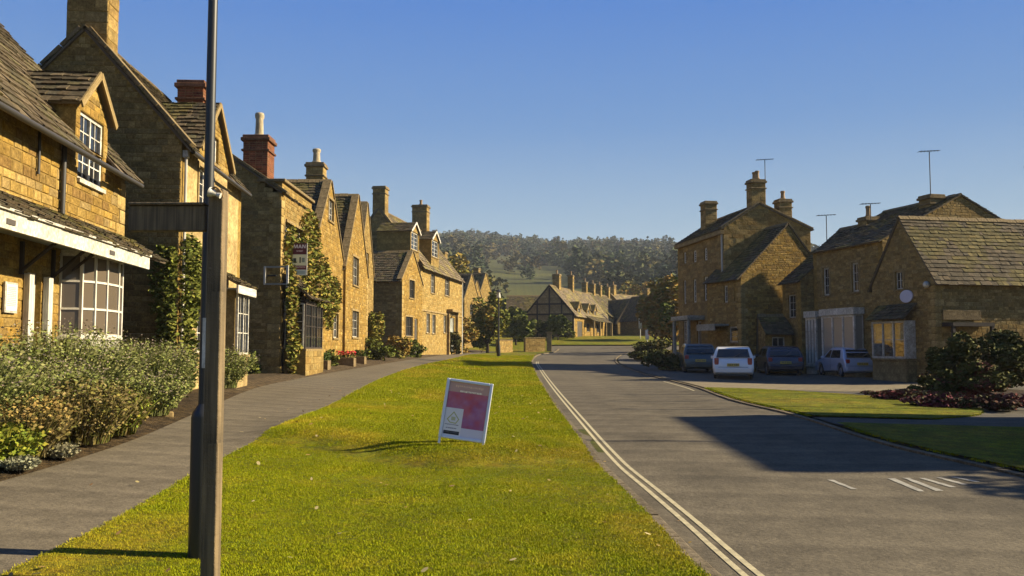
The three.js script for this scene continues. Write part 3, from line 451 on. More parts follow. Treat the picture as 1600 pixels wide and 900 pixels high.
// ---- tall gabled house behind it
{
  const c = at(284, 225, 20), k = -.06, base = gy(-7.7, 20) - .05;
  const f = facade('gabled_house', 'tall stone house with broad dark gable end and big chimney above the white canopy', c.x, 20, k, 'left', base, LEFT);
  const E = at(288, 222, 20).y - base, Rg = at(137, 52, 20).y - base, zr = c.x - at(137, 52, 20).x, L = 5.6, g0 = f.uv(308, 240)[0], g1 = f.uv(357, 262)[0], pk = f.uv(340, 168)[1];
  const w1 = f.rect(304, 319, 272, 326), w2 = f.rect(313, 340, 415, 500);
  block(f, { L, W: zr * 2 + .2, zr, E, Rg, ov: .2, gutter: true, cope: 'a', gaps: [[g0 + .1, g1 - .1]], pal: PAL.weathered, front: [{ r: [w1[0] + .3, w1[1], w1[2] + .75, w1[3] + .2], lights: 2, cols: 2, rows: 3, surround: true }, { r: [1.5, 1.0, 2.9, 2.4], lights: 2, cols: 2, rows: 3 }], stone: { front: { plain: true, wallMat: M.plaster } } });
  chimney(f, .36, -zr + .02, Rg - 1.3, Rg + 3.6, .6, .92, { pal: PAL.weathered });
  chimney(f, L - .25, -1.35, E + .6, at(293, 142, 25.4).y - base, .55, .72, { brick: true });
  drainpipe(f, .12, .3, E - .25, .07, M.offwhite, .035);
    dormer(f, { x0: g0, x1: g1, yb: E - .05, ye: E + (pk - E) * .12, yp: pk, zf: .02, depth: 2.2, win: { r: [(g0 + g1) / 2 - .35, E + .05, (g0 + g1) / 2 + .35, E + .75], lights: 2, rows: 2 }, pal: PAL.gold });
  // shop porch with a white fascia
  const pz = .72, py = at(400, 452, 24).y - base, x0 = 2.4, x1 = 4.4, an = .5;
  slope(sub(f, mk(v3(1, 0, 0), v3(0, Math.sin(an), -Math.cos(an)), v3(0, Math.cos(an), Math.sin(an)), v3(x0, py, pz))), x1 - x0, pz / Math.cos(an) + .02, { e0: .18, e1: .16 });
  part(f, 'porch_fascia', span(x0, py - .2, pz - .02, x1, py + .01, pz + .03), M.white);
  part(f, 'porch_soffit', span(x0 + .03, py - .09, .05, x1 - .03, py - .06, pz - .03), M.greyPaint);
  const bayw = shift(f, 2.9, 0, pz - .12);
  windowIn(bayw, { r: [0, .95, 1.2, py - .12], lights: 2, cols: 2, rows: 3, recess: 0, sillMat: M.dressed });
  part(bayw, 'bay_base', metreUV(span(0, 0, -.55, 1.2, .86, .02)), M.dressed);
  part(bayw, 'bay_cheek', metreUV(span(-.04, .88, -.55, .03, py - .1, -.04)), M.mortarGrey); part(bayw, 'bay_cheek', metreUV(span(1.17, .88, -.55, 1.24, py - .1, -.04)), M.mortarGrey);
}

// ---- parapet house with the brick chimney
let HOUSE3;
{
  const k = .0, d0 = 30, x0 = at(438, 400, 30).x, base = gy(-7.7, 31) - .06;
  const f = facade('creeper_house', 'stone house with flat parapet and red brick chimney half covered by a creeper', x0, d0, k, 'left', base, LEFT); HOUSE3 = f;
  const E = at(426, 302, 30).y - base, zr = 3.2, Rg = E + zr * .68, top = at(437, 284, 30).y - base, L = 5.2;
  const up = f.rect(444, 468, 352, 402);
  block(f, { L, W: 6.4, E, Rg, ov: .02, cope: 'a', pal: PAL.tan, front: [{ r: [up[0], up[1], up[2] + .3, up[3]], lights: 2, cols: 2, rows: 3, surround: true }, { r: [.9, .9, 3.2, 2.3], open: true }], stone: { a: { pal: PAL.weathered } } });
  const q = f.uv(486, 320)[0]; const s = shift(f, 0, E, .02);
  wall(s, q, top - E, 0, 0, [], { t: .75, pal: PAL.tan }); part(s, 'parapet_coping', metreUV(rbox(q + .16, .1, .95, .015, q / 2, top - E + .05, -.36, 1)), M.coping);
  quoins(f, 0, .1, E - .1, 1); part(f, 'string_course', metreUV(span(.5, E - .9, 0, L, E - .8, .09)), M.dressed);
  chimney(f, .75, -1.0, E - .1, at(408, 226, 31).y - base, .85, .84, { brick: true, pots: 1, potH: .85, potMat: M.potPale, potR: 1.2 });
  // projecting bay with a stone-slate hood
  const bz = .8, bx0 = .45, bx1 = 3.3, hy = at(480, 470, 31).y - base, sy = at(480, 545, 31).y - base, an = .72;
  const b = shift(f, bx0, 0, bz), w = bx1 - bx0;
  slope(sub(f, mk(v3(1, 0, 0), v3(0, Math.sin(an), -Math.cos(an)), v3(0, Math.cos(an), Math.sin(an)), v3(bx0 - .15, hy + .02, bz + .15))), w + .3, (bz + .15) / Math.cos(an), { e0: .22, e1: .17 });
  wall(b, w, sy - .05, 0, 0, [], { t: .78, pal: PAL.tan, bond: ASHLAR });
  windowIn(shift(b, 0, 0, -.06), { r: [.06, sy, w - .06, hy - .1], lights: 3, cols: 2, rows: 4, mat: M.timber, recess: 0 });
  windowIn(turnY(f, -Math.PI / 2, bx0 + .06, 0, .02), { r: [.02, sy, bz - .1, hy - .1], lights: 1, cols: 2, rows: 5, mat: M.white, recess: 0 });
  part(f, 'bay_head', metreUV(span(bx0 + .01, hy - .09, .03, bx1 - .01, hy - .0, bz)), M.timber);
  part(f, 'bay_cheek', metreUV(span(bx1 - .06, sy, .03, bx1, hy - .1, bz - .08)), M.timber);
}
// ---- empty sign frame on its gable
{ const p = at(413, 416, 29.9), q = at(451, 445, 29.9), g = thing('sign_frame', 'empty white sign frame sticking out past the dark gable corner', 'sign frame', p.x, q.y, -29.86), w = q.x - p.x, h = p.y - q.y;
  mesh('rail', span(.06, h - .05, -.02, w - .06, h, .02), M.greyPaint, g); mesh('rail', span(.06, 0, -.02, w - .06, .05, .02), M.greyPaint, g); mesh('stile', span(0, 0, -.025, .06, h, .025), M.white, g); mesh('stile', span(w - .07, -.08, -.03, w, h + .03, .03), M.white, g); mesh('wall_bracket', box(.3, .05, .12, .25, h / 2, -.07), M.iron, g); }
// ---- estate agent's board
{ const p = at(468, 405, 30.6), g = thing('sale_board', 'maroon and cream estate board fixed among the creeper', 'sign', p.x, p.y - .55, p.z);
  const face = canvasMat(128, 320, (c, w, h) => { c.fillStyle = '#5e1e22'; c.fillRect(0, 0, w, 112); c.fillStyle = '#efe6d8'; c.font = 'bold 50px sans-serif'; c.textAlign = 'center'; c.fillText('MAN', w / 2, 50); scribble(c, 34, 70, 60, 26, 1, '#d8b9ae'); c.fillStyle = '#efe6b4'; c.fillRect(0, 112, w, 112); c.fillStyle = '#3c4034'; c.fillRect(8, 150, 26, 44); c.fillRect(64, 140, 12, 56); c.fillStyle = '#8f957c'; c.fillRect(84, 146, 28, 44); c.fillStyle = '#7a3a34'; c.fillRect(0, 224, w, 40); scribble(c, 10, 232, 108, 22, 1, '#e0c4b8'); c.fillStyle = '#d7d9c8'; c.fillRect(0, 264, w, 56); c.fillStyle = '#aab4a8'; c.fillRect(40, 276, 76, 32); });
  mesh('board', span(-.24, 0, -.02, .24, 1.1, .0), M.timber, g); mesh('face', new THREE.PlaneGeometry(.48, 1.1).translate(0, .55, .006), face, g); mesh('edge', span(.24, .0, -.02, .26, 1.1, .01), M.white, g); mesh('arm', span(-.75, .4, -.02, -.24, .47, .02), M.white, g); mesh('post', span(-.8, -.9, -.03, -.75, .6, .03), M.white, g); mesh('stay', bar([-.3, .4, -.02], [-.78, -.1, -.02], .015), M.iron, g); }

// ---- house with two steep street gables
{
  const d0 = 35.2, x0 = HOUSE3.O.x, base = gy(-7.7, 36) - .06;
  const f = facade('twin_gable_house', 'golden stone house with two steep pointed gables facing the street', x0, d0, .0, 'left', base, LEFT);
  const yA = at(518, 286, 38.3).y - base, yB = at(549, 306, 44.2).y - base, E = at(534, 412, 41.2).y - base;
  const win = (pa, pb, ya, yb, o = {}) => ({ r: f.rect(pa, pb, ya, yb), lights: 2, cols: 2, rows: 3, mat: M.offwhite, surround: true, ...o });
  streetGable(f, 0, 6, 0, 7, E, yA, { cope: 'a', verge: -.02, pal: PAL.gold, a: [win(513, 521, 312, 346), win(493, 503, 485, 530), win(520, 528, 490, 528)], stone: { back: { pal: PAL.weathered } } });
  streetGable(f, 6.02, 12.3, .12, 7, E - .1, yB, { cope: 'a', verge: -.02, pal: PAL.gold, a: [win(547, 556, 402, 446), win(546, 556, 486, 527)], stone: { back: { pal: PAL.weathered } } });
  quoins(f, 0, .1, E - .1, 1); quoins(f, 12.3, .1, E - .2, -1, .12);
  chimney(f, 6.9, -1.5, E + 1.2, at(538, 268, 43).y - base, .75, .8, { pots: 1, potH: .7, potR: 1.5, potMat: M.potPale });
}
{
  const d0 = 47.7, base = gy(-7.9, 48) - .06, x0 = HOUSE3.O.x - .35;
  const f = facade('narrow_gable_house', 'narrow stone house with one pointed gable squeezed beside the twin gables', x0, d0, .0, 'left', base, LEFT);
  const yC = at(568, 318, 50).y - base;
  streetGable(f, 0, 4.8, 0, 7, 5.0, yC, { cope: 'a', verge: -.02, pal: PAL.tan, a: [{ r: f.rect(571, 576, 395, 430), lights: 1, rows: 3, mat: M.offwhite }, { r: [1.6, .9, 2.8, 2.2], lights: 2, rows: 3 }], stone: { back: { pal: PAL.weathered } } });
}
// ---- long house with two dormers, at the bend
{
  const d0 = 56.8, c = at(657, 480, 62), e = at(721, 480, 75.5), k = (e.x - c.x) / 13.5, x0 = c.x - k * (62 - d0), base = gy(x0, 57) - .06;
  const f = facade('dormer_house', 'long stone house with two white dormers and a small pointed wing at the bend', x0, d0, k, 'left', base, LEFT);
  const u1 = f.uv(657, 450)[0], u2 = f.uv(721, 470)[0], E = f.uv(660, 414)[1], wE = f.uv(657, 446)[1], wp = f.uv(641, 394)[1];
  const main = shift(f, u1, 0, .0), L = u2 - u1, Rg = at(590, 326, 62).y - base, zr = (Rg - E) / 1.28;
  const w = (pa, pb, ya, yb, o = {}) => { const r = f.rect(pa, pb, ya, yb); return { r: [r[0] - u1, r[1], r[2] - u1, r[3]], lights: 2, cols: 2, rows: 3, mat: M.offwhite, surround: true, ...o }; };
  block(main, { L, W: zr * 2, zr, E, Rg, ov: .25, cope: 'a', pal: PAL.honey, slatePal: PAL.slatePale, e0: .3, e1: .2, front: [w(673, 679, 428, 458), w(695, 702, 432, 462), w(666, 671, 490, 520), w(675, 680, 492, 521), w(693, 697, 493, 520), { ...w(701, 710, 496, 550), door: true, mat: M.greyPaint }], stone: { a: { pal: PAL.weathered } } });
  part(main, 'string_course', metreUV(span(0, f.uv(690, 489)[1] - .08, .0, L, f.uv(690, 489)[1] + .04, .08)), M.dressed);
  // door hood and porch sides
  const dr = w(699, 711, 490, 552).r; for (const x of [dr[0] - .25, dr[2] + .08]) part(main, 'door_pilaster', metreUV(span(x, 0, .02, x + .2, dr[3] + .1, .22)), M.dressed); part(main, 'door_hood', metreUV(span(dr[0] - .35, dr[3] + .1, .02, dr[2] + .38, dr[3] + .28, .5)), M.dressed);
  const a1 = Math.atan2(Rg - E, zr);
  for (const [pa, pb, pt, pe, pbm] of [[645, 656, 348, 363, 391], [677, 687, 362, 376, 402]]) { // dormers
    const back = .85, sh = turnY({ ...f }, 0, 0, 0, 0); const g = { ...f }; const ra = f.uv(pa, pbm)[0], rb = f.uv(pb, pbm)[0]; const ub = f.uv((pa + pb) / 2, pbm)[1], ue = f.uv((pa + pb) / 2, pe)[1], ut = f.uv((pa + pb) / 2, pt)[1];
    const s = .985, x0 = ra - .15, x1 = rb + .2; // set back on the slope
    dormer(f, { x0, x1, yb: E + .15, ye: ue, yp: ut, zf: -.12, depth: (ut - E) / Math.tan(a1) + .2, win: { r: [x0 + .18, Math.max(ub, E + .3), x1 - .18, ue], lights: 2, cols: 1, rows: 4, mat: M.white, b: .08, lb: .08 }, pal: PAL.tan, bargeMat: M.white });
  }
  chimney(main, .4, -zr, Rg - .8, at(585, 293, 62).y - base, .8, .9, { pal: PAL.weathered });
  chimney(main, L - 1.6, -zr - .1, Rg - .8, at(655, 322, 73.5).y - base, .95, 1.25, { pots: 1, potH: .45, pal: PAL.weathered });
  streetGable(f, 0, u1 - .01, .15, 6.5, wE, wp, { cope: 'a', verge: -.02, pal: PAL.gold, a: [{ r: f.rect(636, 644, 438, 466), lights: 2, cols: 1, rows: 2, mat: M.darkFrame, surround: true }, { r: f.rect(630, 641, 495, 525), lights: 3, rows: 2, mat: M.darkFrame, surround: true }, { r: f.rect(644, 649, 498, 553), door: true }], stone: { back: { pal: PAL.weathered } } });
  drainpipe(main, L + .1, 0, E, .04, M.offwhite, .06); quoins(main, L, .1, E - .1, -1); quoins(f, 0, .1, wE - .1, 1, .15); quoins(main, 0, wE + .3, E - .1, 1);
}
// ---- far gables beyond it
{
  const spots = [[737, 430, 96, 3.4, 'far stone gable with sharp peak next to the dormer house'], [745, 440, 104, 3.0, 'smallest far stone gable, between its taller neighbours'], [759, 428, 112, 5.2, 'widest far stone gable, rising behind the round tree']];
  for (const [px, py, d, w, lab] of spots) {
    const p = at(px, py, d), base = gy(p.x, d) - .1, yp = p.y - base, f = facade('far_house', lab, p.x - w * .2, d - w / 2, .45, 'left', base, FAR);
    streetGable(f, 0, w, 0, 7, yp - w * .78, yp, { cope: 'a', verge: -.02, pal: PAL.tan, vary: .1, a: [{ r: [w / 2 - .4, yp - w * .78 - 1.6, w / 2 + .4, yp - w * .78 - .5], lights: 2, rows: 2, mat: M.darkFrame }] });
    chimney(f, px === 737 ? -.3 : w - .3, -2.4, yp - 2, yp + (px === 737 ? 2.2 : .8), .6, .7, {});
  }
}
// ---- timber-framed house on the bank and the roofs behind it
{
  const d0 = 112, c = at(897, 500, d0), base = gy(c.x, 113) - .08;
  const f = facade('timbered_house', 'long low stone house with dark timber-framed gable on the grassy bank', c.x, d0, .34, 'left', base, FAR);
  const E = f.uv(899, 491)[1], L = 21, zr = 3.2, ap = at(858, 446, 113).y - base;
  block(f, { L, W: 6.4, zr, E, Rg: ap, ov: .3, pal: PAL.gold, slatePal: PAL.slatePale, e0: .4, e1: .3, front: [{ r: [1.6, .1, 4.2, 2.1], door: true, mat: M.door }, { r: [6.4, .9, 8.2, 2], lights: 3, rows: 2, mat: M.darkFrame }, { r: [12, .9, 14, 2], lights: 3, rows: 2, mat: M.darkFrame }], stone: { a: { plain: true, wallMat: mat([.34, .26, .14], .95, { map: mottle }) } } });
  const g = turnY(f, -Math.PI / 2, -.02, 0, -6.4); const sl = (ap - E) / 3.2;
  const beam = (x0, y0, x1, y1) => { const l = Math.hypot(x1 - x0, y1 - y0); part(sub(g, new THREE.Matrix4().makeRotationZ(Math.atan2(y1 - y0, x1 - x0)).setPosition((x0 + x1) / 2, (y0 + y1) / 2, .03)), 'timber', box(l, .2, .06), M.timber); };
  beam(0, E, 6.4, E); beam(1, E + 1.3, 5.4, E + 1.3); beam(0, 1.3, 6.4, 1.3); for (const x of [.1, 1.6, 3.2, 4.8, 6.3]) beam(x, .1, x, Math.min(E + Math.min(x, 6.4 - x) * sl - .1, ap - .3)); beam(0, E, 3.2, ap); beam(6.4, E, 3.2, ap);
  for (const x of [2.2, 7.2, 11]) dormer(f, { x0: x, x1: x + 1.7, yb: E + .1, ye: E + .9, yp: E + 1.7, zf: -.15, depth: 2, win: { r: [x + .25, E + .25, x + 1.45, E + .85], lights: 2, rows: 2, mat: M.offwhite }, pal: PAL.tan });
  chimney(f, 3.4, -zr, ap - .6, ap + 1.5, .9, .9, { pots: 1, pal: PAL.tan }); chimney(f, 10.5, -zr, ap - .6, ap + 1.9, .7, .7, { pots: 1, pal: PAL.tan });
  const an = .5; slope(sub(f, mk(v3(1, 0, 0), v3(0, Math.sin(an), -Math.cos(an)), v3(0, Math.cos(an), Math.sin(an)), v3(5.4, E - .75, 1.3))), 11, 1.3 / Math.cos(an), { e0: .35, e1: .3 });
  for (const x of [5.6, 9, 12.6, 16.2]) part(f, 'porch_post', box(.2, E - .75, .2, x, (E - .75) / 2, 1.2), M.dressed);
}
{
  const mkFar = (name, lab, px, py, d, k, L, E, rise, o = {}) => { const c = at(px, py, d), base = gy(c.x, d) - .1; const f = facade(name, lab, c.x, d, k, 'left', base, FAR); block(f, { L, W: 7, E, Rg: E + rise, ov: .2, pal: PAL.tan, slatePal: o.pale ? PAL.slatePale : PAL.slate, e0: .45, e1: .35, cope: 'a', front: [{ r: [2, 1, 3.6, 2.2], lights: 2, rows: 2, mat: M.offwhite }, { r: [L - 3.6, 1, L - 2, 2.2], lights: 2, rows: 2, mat: M.offwhite }, { r: [2, E - 1.5, 3.4, E - .4], lights: 2, rows: 2, mat: M.offwhite }, { r: [L - 3.4, E - 1.5, L - 2, E - .4], lights: 2, rows: 2, mat: M.offwhite }], ...o.b }); for (const u of o.ch || []) chimney(f, u, -3.5, E + rise - .6, E + rise + 1.4, .75, .7, { pots: 1, pal: PAL.tan }); return f; };
  mkFar('far_house', 'tall far house with dark roof and row of chimneys continuing the timbered house', 947, 505, 133.5, .42, 13, 2.9, 3.5, { ch: [.6, 4.5, 8, 12.4] });
  const c = at(964, 505, 136), base = gy(c.x, 136) - .1, f = facade('far_house', 'far stone house with lit street gable at the end of the row', c.x, 136, 2.4, 'left', base, FAR), yp = at(974, 468, 138).y - base;
  streetGable(f, 0, 5, .2, 8, yp - 3.6, yp, { cope: 'a', pal: PAL.tan, a: [{ r: [1.6, 1, 3.4, 2.4], lights: 2, rows: 2 }, { r: [1.9, yp - 4.6, 3.1, yp - 3.4], lights: 2, rows: 2 }] });
  mkFar('far_house', 'far pale-roofed house up the street with a stubby chimney', 982, 500, 146, .8, 14, 3.3, 3.2, { pale: true, ch: [1, 12] });
  const q = at(1009, 500, 128), b2 = gy(q.x, 128) - .1, h = facade('far_house', 'slim far stone gable with finial chimney beside the autumn trees', q.x, 128, 2.2, 'left', b2, FAR), y2 = at(1015, 462, 130).y - b2;
  streetGable(h, 0, 4.2, 0, 7, y2 - 3.4, y2, { cope: 'a', pal: PAL.gold, a: [{ r: [1.4, .1, 2.8, 2.3], door: true }] }); chimney(h, 2.1, -.6, y2 - 1, y2 + 1.4, .5, .5, {});
  // dark barn roof behind the garden wall
  const r = at(792, 500, 122), b3 = gy(r.x, 124) - .1; const n = thing('barn', 'low barn with wide dark roof behind the far garden wall', 'barn', r.x, b3, -122, FAR); const fb = { h: n, m: new THREE.Matrix4() };
  block(fb, { L: 9, W: 7, E: 2.6, Rg: 5.6, ov: .3, pal: PAL.weathered, e0: .4, e1: .3, front: [{ r: [3, .1, 5, 2.4], door: true }] });
}
// ---------------------------------------------------------------- right side of the street
function aerial(label, px, py0, py1, d, onY) { const a = at(px, py0, d), b = at(px, py1, d); const y0 = onY ?? b.y, g = thing('television_aerial', label, 'aerial', a.x, y0, -d, 'rooftop aerials'); const h = a.y - y0; mesh('mast', cyl(.022, .022, h, 6), M.iron, g); mesh('boom', bar([-.5, h, 0], [.5, h + .06, 0], .018), M.iron, g); for (let i = 0; i < 7; i++) mesh('element', bar([-.45 + i * .15, h + .01 + i * .006, -.28 + i * .02], [-.45 + i * .15, h + .01 + i * .006, .28 - i * .02], .009, 5), M.iron, g); return g; }
// ---- three-storey house
let RA;
{
  const far = at(1060, 480, 58), near = at(1133, 480, 50.2), k = (far.x - near.x) / 7.8, base = gy(11.5, 51) - .08;
  const f = facade('three_storey_house', 'tall three-storey stone house with tall white windows and pillared porch', far.x, 58, k, 'right', base, RIGHT); RA = f;
  const L = 7.8 * Math.hypot(1, k), E = f.uv(1131, 356)[1], W = 5.2, zr = 2.15, Rg = at(1186, 319, 50.3).y - base;
  const w = (pa, pb, ya, yb, o = {}) => ({ r: f.rect(pa, pb, ya, yb), lights: 1, cols: 2, rows: 4, mat: M.white, b: .1, bar: .035, ...o });
  block(f, { L, W, zr, E, Rg, ov: .15, pal: PAL.weathered, cope: 'b', bond: ASHLAR, front: [w(1068, 1072, 394, 412), w(1083, 1088, 391, 410), w(1100, 1105, 387, 407), w(1068, 1072, 438, 475), w(1083, 1088, 436, 473), w(1100, 1106, 432, 470), w(1068, 1073, 500, 545), { ...w(1089, 1096, 502, 562), door: true, mat: M.door }], stone: { b: { pal: PAL.tan } } });
  quoins(f, L, .1, E - .4, -1);
  part(f, 'cornice', metreUV(span(-.05, E - .35, .0, L + .05, E - .12, .22)), M.dressed);
  // pillared porch
  const p0 = f.uv(1076, 530)[0], p1 = f.uv(1101, 530)[0], ph = f.uv(1090, 494)[1]; part(f, 'porch_roof', metreUV(span(p0 - .1, ph - .25, .02, p1 + .1, ph, 1.1)), M.greyPaint); for (const x of [p0 + .1, p1 - .1]) for (const z of [.95]) part(f, 'porch_column', cyl(.11, .13, ph - .25, 12, x, 0, z), M.greyPaint);
  chimney(f, 2.2, -1.3, E + .2, at(1125, 312, 54).y - base, .85, .75, { pal: PAL.weathered });
  chimney(f, L - .45, -zr, Rg - .5, at(1185, 284, 50.4).y - base, .7, .85, { pots: 2, potH: .5, pal: PAL.weathered });
  chimney(f, L - .4, -zr - 1.6, E + .1, at(1231, 314, 50.4).y - base, .7, .75, { pots: 1, potH: .5, pal: PAL.weathered });
  drainpipe(f, L - .15, 0, E - .2, .08, M.offwhite, .06);
  { const p = at(1195, 250, 50.3), top = at(1185, 284, 50.4).y; aerial('roof aerial on the pot-crowned chimney of the three-storey house', 1195, 250, 284, 50.3, top + .1); }
}
// ---- cottage wing with the sunlit gable
let RB;
{
  const k = -.30, dn = 47.7, near = at(1158, 480, dn), d1 = 51.2, x1 = near.x + k * (d1 - dn), base = gy(11.2, 47) - .06;
  const f = facade('gabled_cottage', 'lower stone cottage with sunlit gable end facing down the street', x1, d1, k, 'right', base, RIGHT); RB = f;
  const q = (.31 * dn - near.x) / .907, L = (d1 - dn) * Math.hypot(1, k), E = at(1158, 432, dn).y - base, ap = at(1234, 351, dn + .3 * q), zr = q * Math.hypot(1, k), Rg = ap.y - base;
  const w = (pa, pb, ya, yb, o = {}) => ({ r: f.rect(pa, pb, ya, yb), lights: 1, cols: 2, rows: 3, mat: M.offwhite, b: .09, ...o });
  block(f, { L, W: zr + 2.4, zr, E, Rg, ov: .2, pal: PAL.tan, front: [w(1131, 1137, 446, 473), w(1147, 1153, 442, 471), w(1139, 1153, 510, 535, { cols: 1 })], stone: { b: { pal: PAL.gold } } });
  quoins(f, L, .1, E - .1, -1);
  part(f, 'shop_hood', metreUV(merge([span(.4, 2.55, .02, 2.4, 2.65, .9), span(.4, 2.3, .86, 2.4, 2.55, .9)])), M.greyPaint);
}
// ---- house with the white shop bays
{
  const far = at(1272, 480, 46), near = at(1368, 480, 41.2), k = (far.x - near.x) / 4.8, base = gy(15.5, 42) - .06;
  const f = facade('shop_house', 'stone house with two white shop bays behind the parked cars', far.x, 46, k, 'right', base, RIGHT);
  const L = 4.8 * Math.hypot(1, k) + .6, E = f.uv(1362, 378)[1], ap = at(1501, 305, 41.5), zr = 4.3, Rg = ap.y - base;
  const w = (pa, pb, ya, yb, o = {}) => ({ r: f.rect(pa, pb, ya, yb), lights: 1, cols: 2, rows: 3, mat: M.offwhite, b: .09, surround: true, ...o });
  block(f, { L, W: 8.8, zr, E, Rg, ov: .18, pal: PAL.weathered, front: [w(1286, 1296, 418, 462), w(1331, 1342, 410, 456)], stone: { b: { pal: PAL.weathered } } });
  { // lower wing at its far end
    const wf = shift(f, -1.75, 0, .75), we = at(1237, 441, 47.3).y - base; block(wf, { L: 1.74, W: 7, zr: 3.6, E: we, Rg: we + 2.9, ov: .2, pal: PAL.weathered, front: [{ r: [.55, we - 1.9, 1.25, we - .7], lights: 1, cols: 2, rows: 3, mat: M.offwhite }] });
  }
  for (const [pa, pb, pt] of [[1260, 1291, 487], [1299, 1352, 482]]) { // bays
    const a = Math.max(.02, f.uv(pa, 540)[0]), b = f.uv(pb, 540)[0], top = f.uv((pa + pb) / 2, pt)[1], z = .55, g = shift(f, a, 0, z);
    part(g, 'bay_cornice', metreUV(span(-.05, top - .32, -z + .03, b - a + .05, top, .08)), M.white);
    windowIn(g, { r: [.02, .55, b - a - .02, top - .33], lights: 3, cols: 1, rows: 1, mat: M.white, glass: M.glassNet, recess: .03, lb: .1, b: .11, sillMat: M.white });
    part(g, 'stall_riser', metreUV(span(.02, 0, -z + .03, b - a - .02, .46, -.01)), M.offwhite);
    windowIn(turnY(g, Math.PI / 2, b - a - .05, 0, 0), { r: [.03, .55, z - .06, top - .33], lights: 1, cols: 1, rows: 1, mat: M.white, glass: M.glassNet, recess: 0, sill: false });
  }
  chimney(f, .6, -zr + 1.4, E + .8, at(1319, 345, 46).y - base, .7, .75, { pots: 1, potH: .6, pal: PAL.weathered });
  chimney(f, L - 1.2, -zr + .6, Rg - .9, at(1460, 308, 42).y - base, .8, .8, { pal: PAL.weathered });
  const ry = Rg + base; aerial('tall roof aerial above the short chimney of the shop house', 1452, 237, 300, 42, at(1460, 309, 42).y + .1);
  aerial('roof aerial on the slope of the shop house', 1360, 319, 352, 44.2, E + base + 1.4); aerial('thin roof aerial at the far end of the shop house', 1291, 337, 376, 46.2, E + base + .1);
}
// ---- low link building between them
{
  const a = at(1196, 540, 46.3), base = gy(13.4, 46.5) - .05, n = thing('lean_to', 'low slate-roofed lean-to shop between cottage and shop house', 'outbuilding', a.x, base, -46.3, RIGHT), f = { h: n, m: new THREE.Matrix4() };
  block(f, { L: 1.35, W: 1.3, zr: 1.2, E: 2.2, Rg: 3.0, ov: .3, pal: PAL.weathered, front: [{ r: [.35, .8, 1.0, 1.9], lights: 2, cols: 1, rows: 2, mat: M.offwhite }] });
}
// ---- near cottage with slate roof
{
  const A = at(1364, 500, 40.4), B = at(1462, 500, 36.2), k = (A.x - B.x) / (40.4 - 36.2), base = gy(16.8, 37) - .06;
  const f = facade('roadside_cottage', 'stone cottage with wide slate roof, oval sign and yellow-curtained bay window', A.x, 40.4, k, 'right', base, RIGHT);
  const W = 4.2 * Math.hypot(1, k), E = at(1462, 436, 36.2).y - base, Rg = f.uv(1410, 341)[1];
  const uw = f.rect(1399, 1411, 424, 452);
  streetGable(f, 0, W, 0, 9, E, Rg, { pal: PAL.weathered, verge: .08, slatePal: [[.1, .083, .057], [.115, .094, .062], [.09, .075, .05], [.125, .1, .066]], e0: .24, e1: .2, a: [{ r: uw, lights: 2, cols: 1, rows: 2, mat: M.offwhite, surround: true }],
    stone: { back: { pal: PAL.weathered } }, back: [{ r: [9 - .32 - 2.5, .1, 9 - .32 - .9, 2.15], door: true, mat: M.door, frameMat: M.timber }, { r: [9 - .32 - 3.6, 1, 9 - .32 - 2.95, 1.9], lights: 1, rows: 2, mat: M.greyPaint }].map((q) => ({ ...q, r: [8.36 - q.r[2] + .0, q.r[1], 8.36 - q.r[0], q.r[3]] })).map((q) => q) });
  quoins(f, W, .1, E - .1, -1);
  // bay window with its slate hood
  const r = f.rect(1379, 1432, 502, 560), z = .5, g = shift(f, r[0], 0, z), w = r[2] - r[0];
  windowIn(g, { r: [0, r[1], w, r[3]], lights: 3, cols: 1, rows: 2, mat: M.offwhite, recess: 0, curtain: .42, glass: M.clear, lb: .08, b: .09 });
  part(g, 'bay_base', metreUV(span(0, 0, -z + .03, w, r[1] - .08, .02)), M.mortarGrey);
  part(g, 'bay_cheek', metreUV(span(w - .05, r[1], -z + .03, w, r[3], -.035)), M.offwhite); part(g, 'bay_cheek', metreUV(span(0, r[1], -z + .03, .05, r[3], -.035)), M.offwhite);
  const an = .8; slope(sub(f, mk(v3(1, 0, 0), v3(0, Math.sin(an), -Math.cos(an)), v3(0, Math.cos(an), Math.sin(an)), v3(r[0] - .15, r[3] + .05, z + .15))), w + .3, (z + .13) / Math.cos(an), { e0: .2, e1: .16 });
  const os = f.uv(1418, 463); part(shift(f, os[0], os[1], .05), 'oval_sign', new THREE.CylinderGeometry(1, 1, .05, 28).rotateX(Math.PI / 2).scale(.42, .27, 1), mat([.42, .42, .5], .6));
  part(shift(f, W - .35, E - .2, .12), 'wall_lamp', new THREE.SphereGeometry(.14, 10, 8), M.offwhite);
  // long name board over the porch, on the wall that faces the green
  const bw = turnY(f, Math.PI / 2, W, 0, 0); // faces down the street
  part(bw, 'name_board', metreUV(rbox(1.75, .4, .06, .01, 1.15, f.uv(1462, 492)[1] * 1.0, .07)), M.coping); part(bw, 'porch_beam', span(.25, 2.35, .03, 2.15, 2.5, .7), M.timber); for (const x of [.32, 2.08]) part(bw, 'porch_post', box(.12, 2.35, .12, x, 1.175, .62), M.timber);
  drainpipe(bw, 6.6, 0, E - .1); 
}
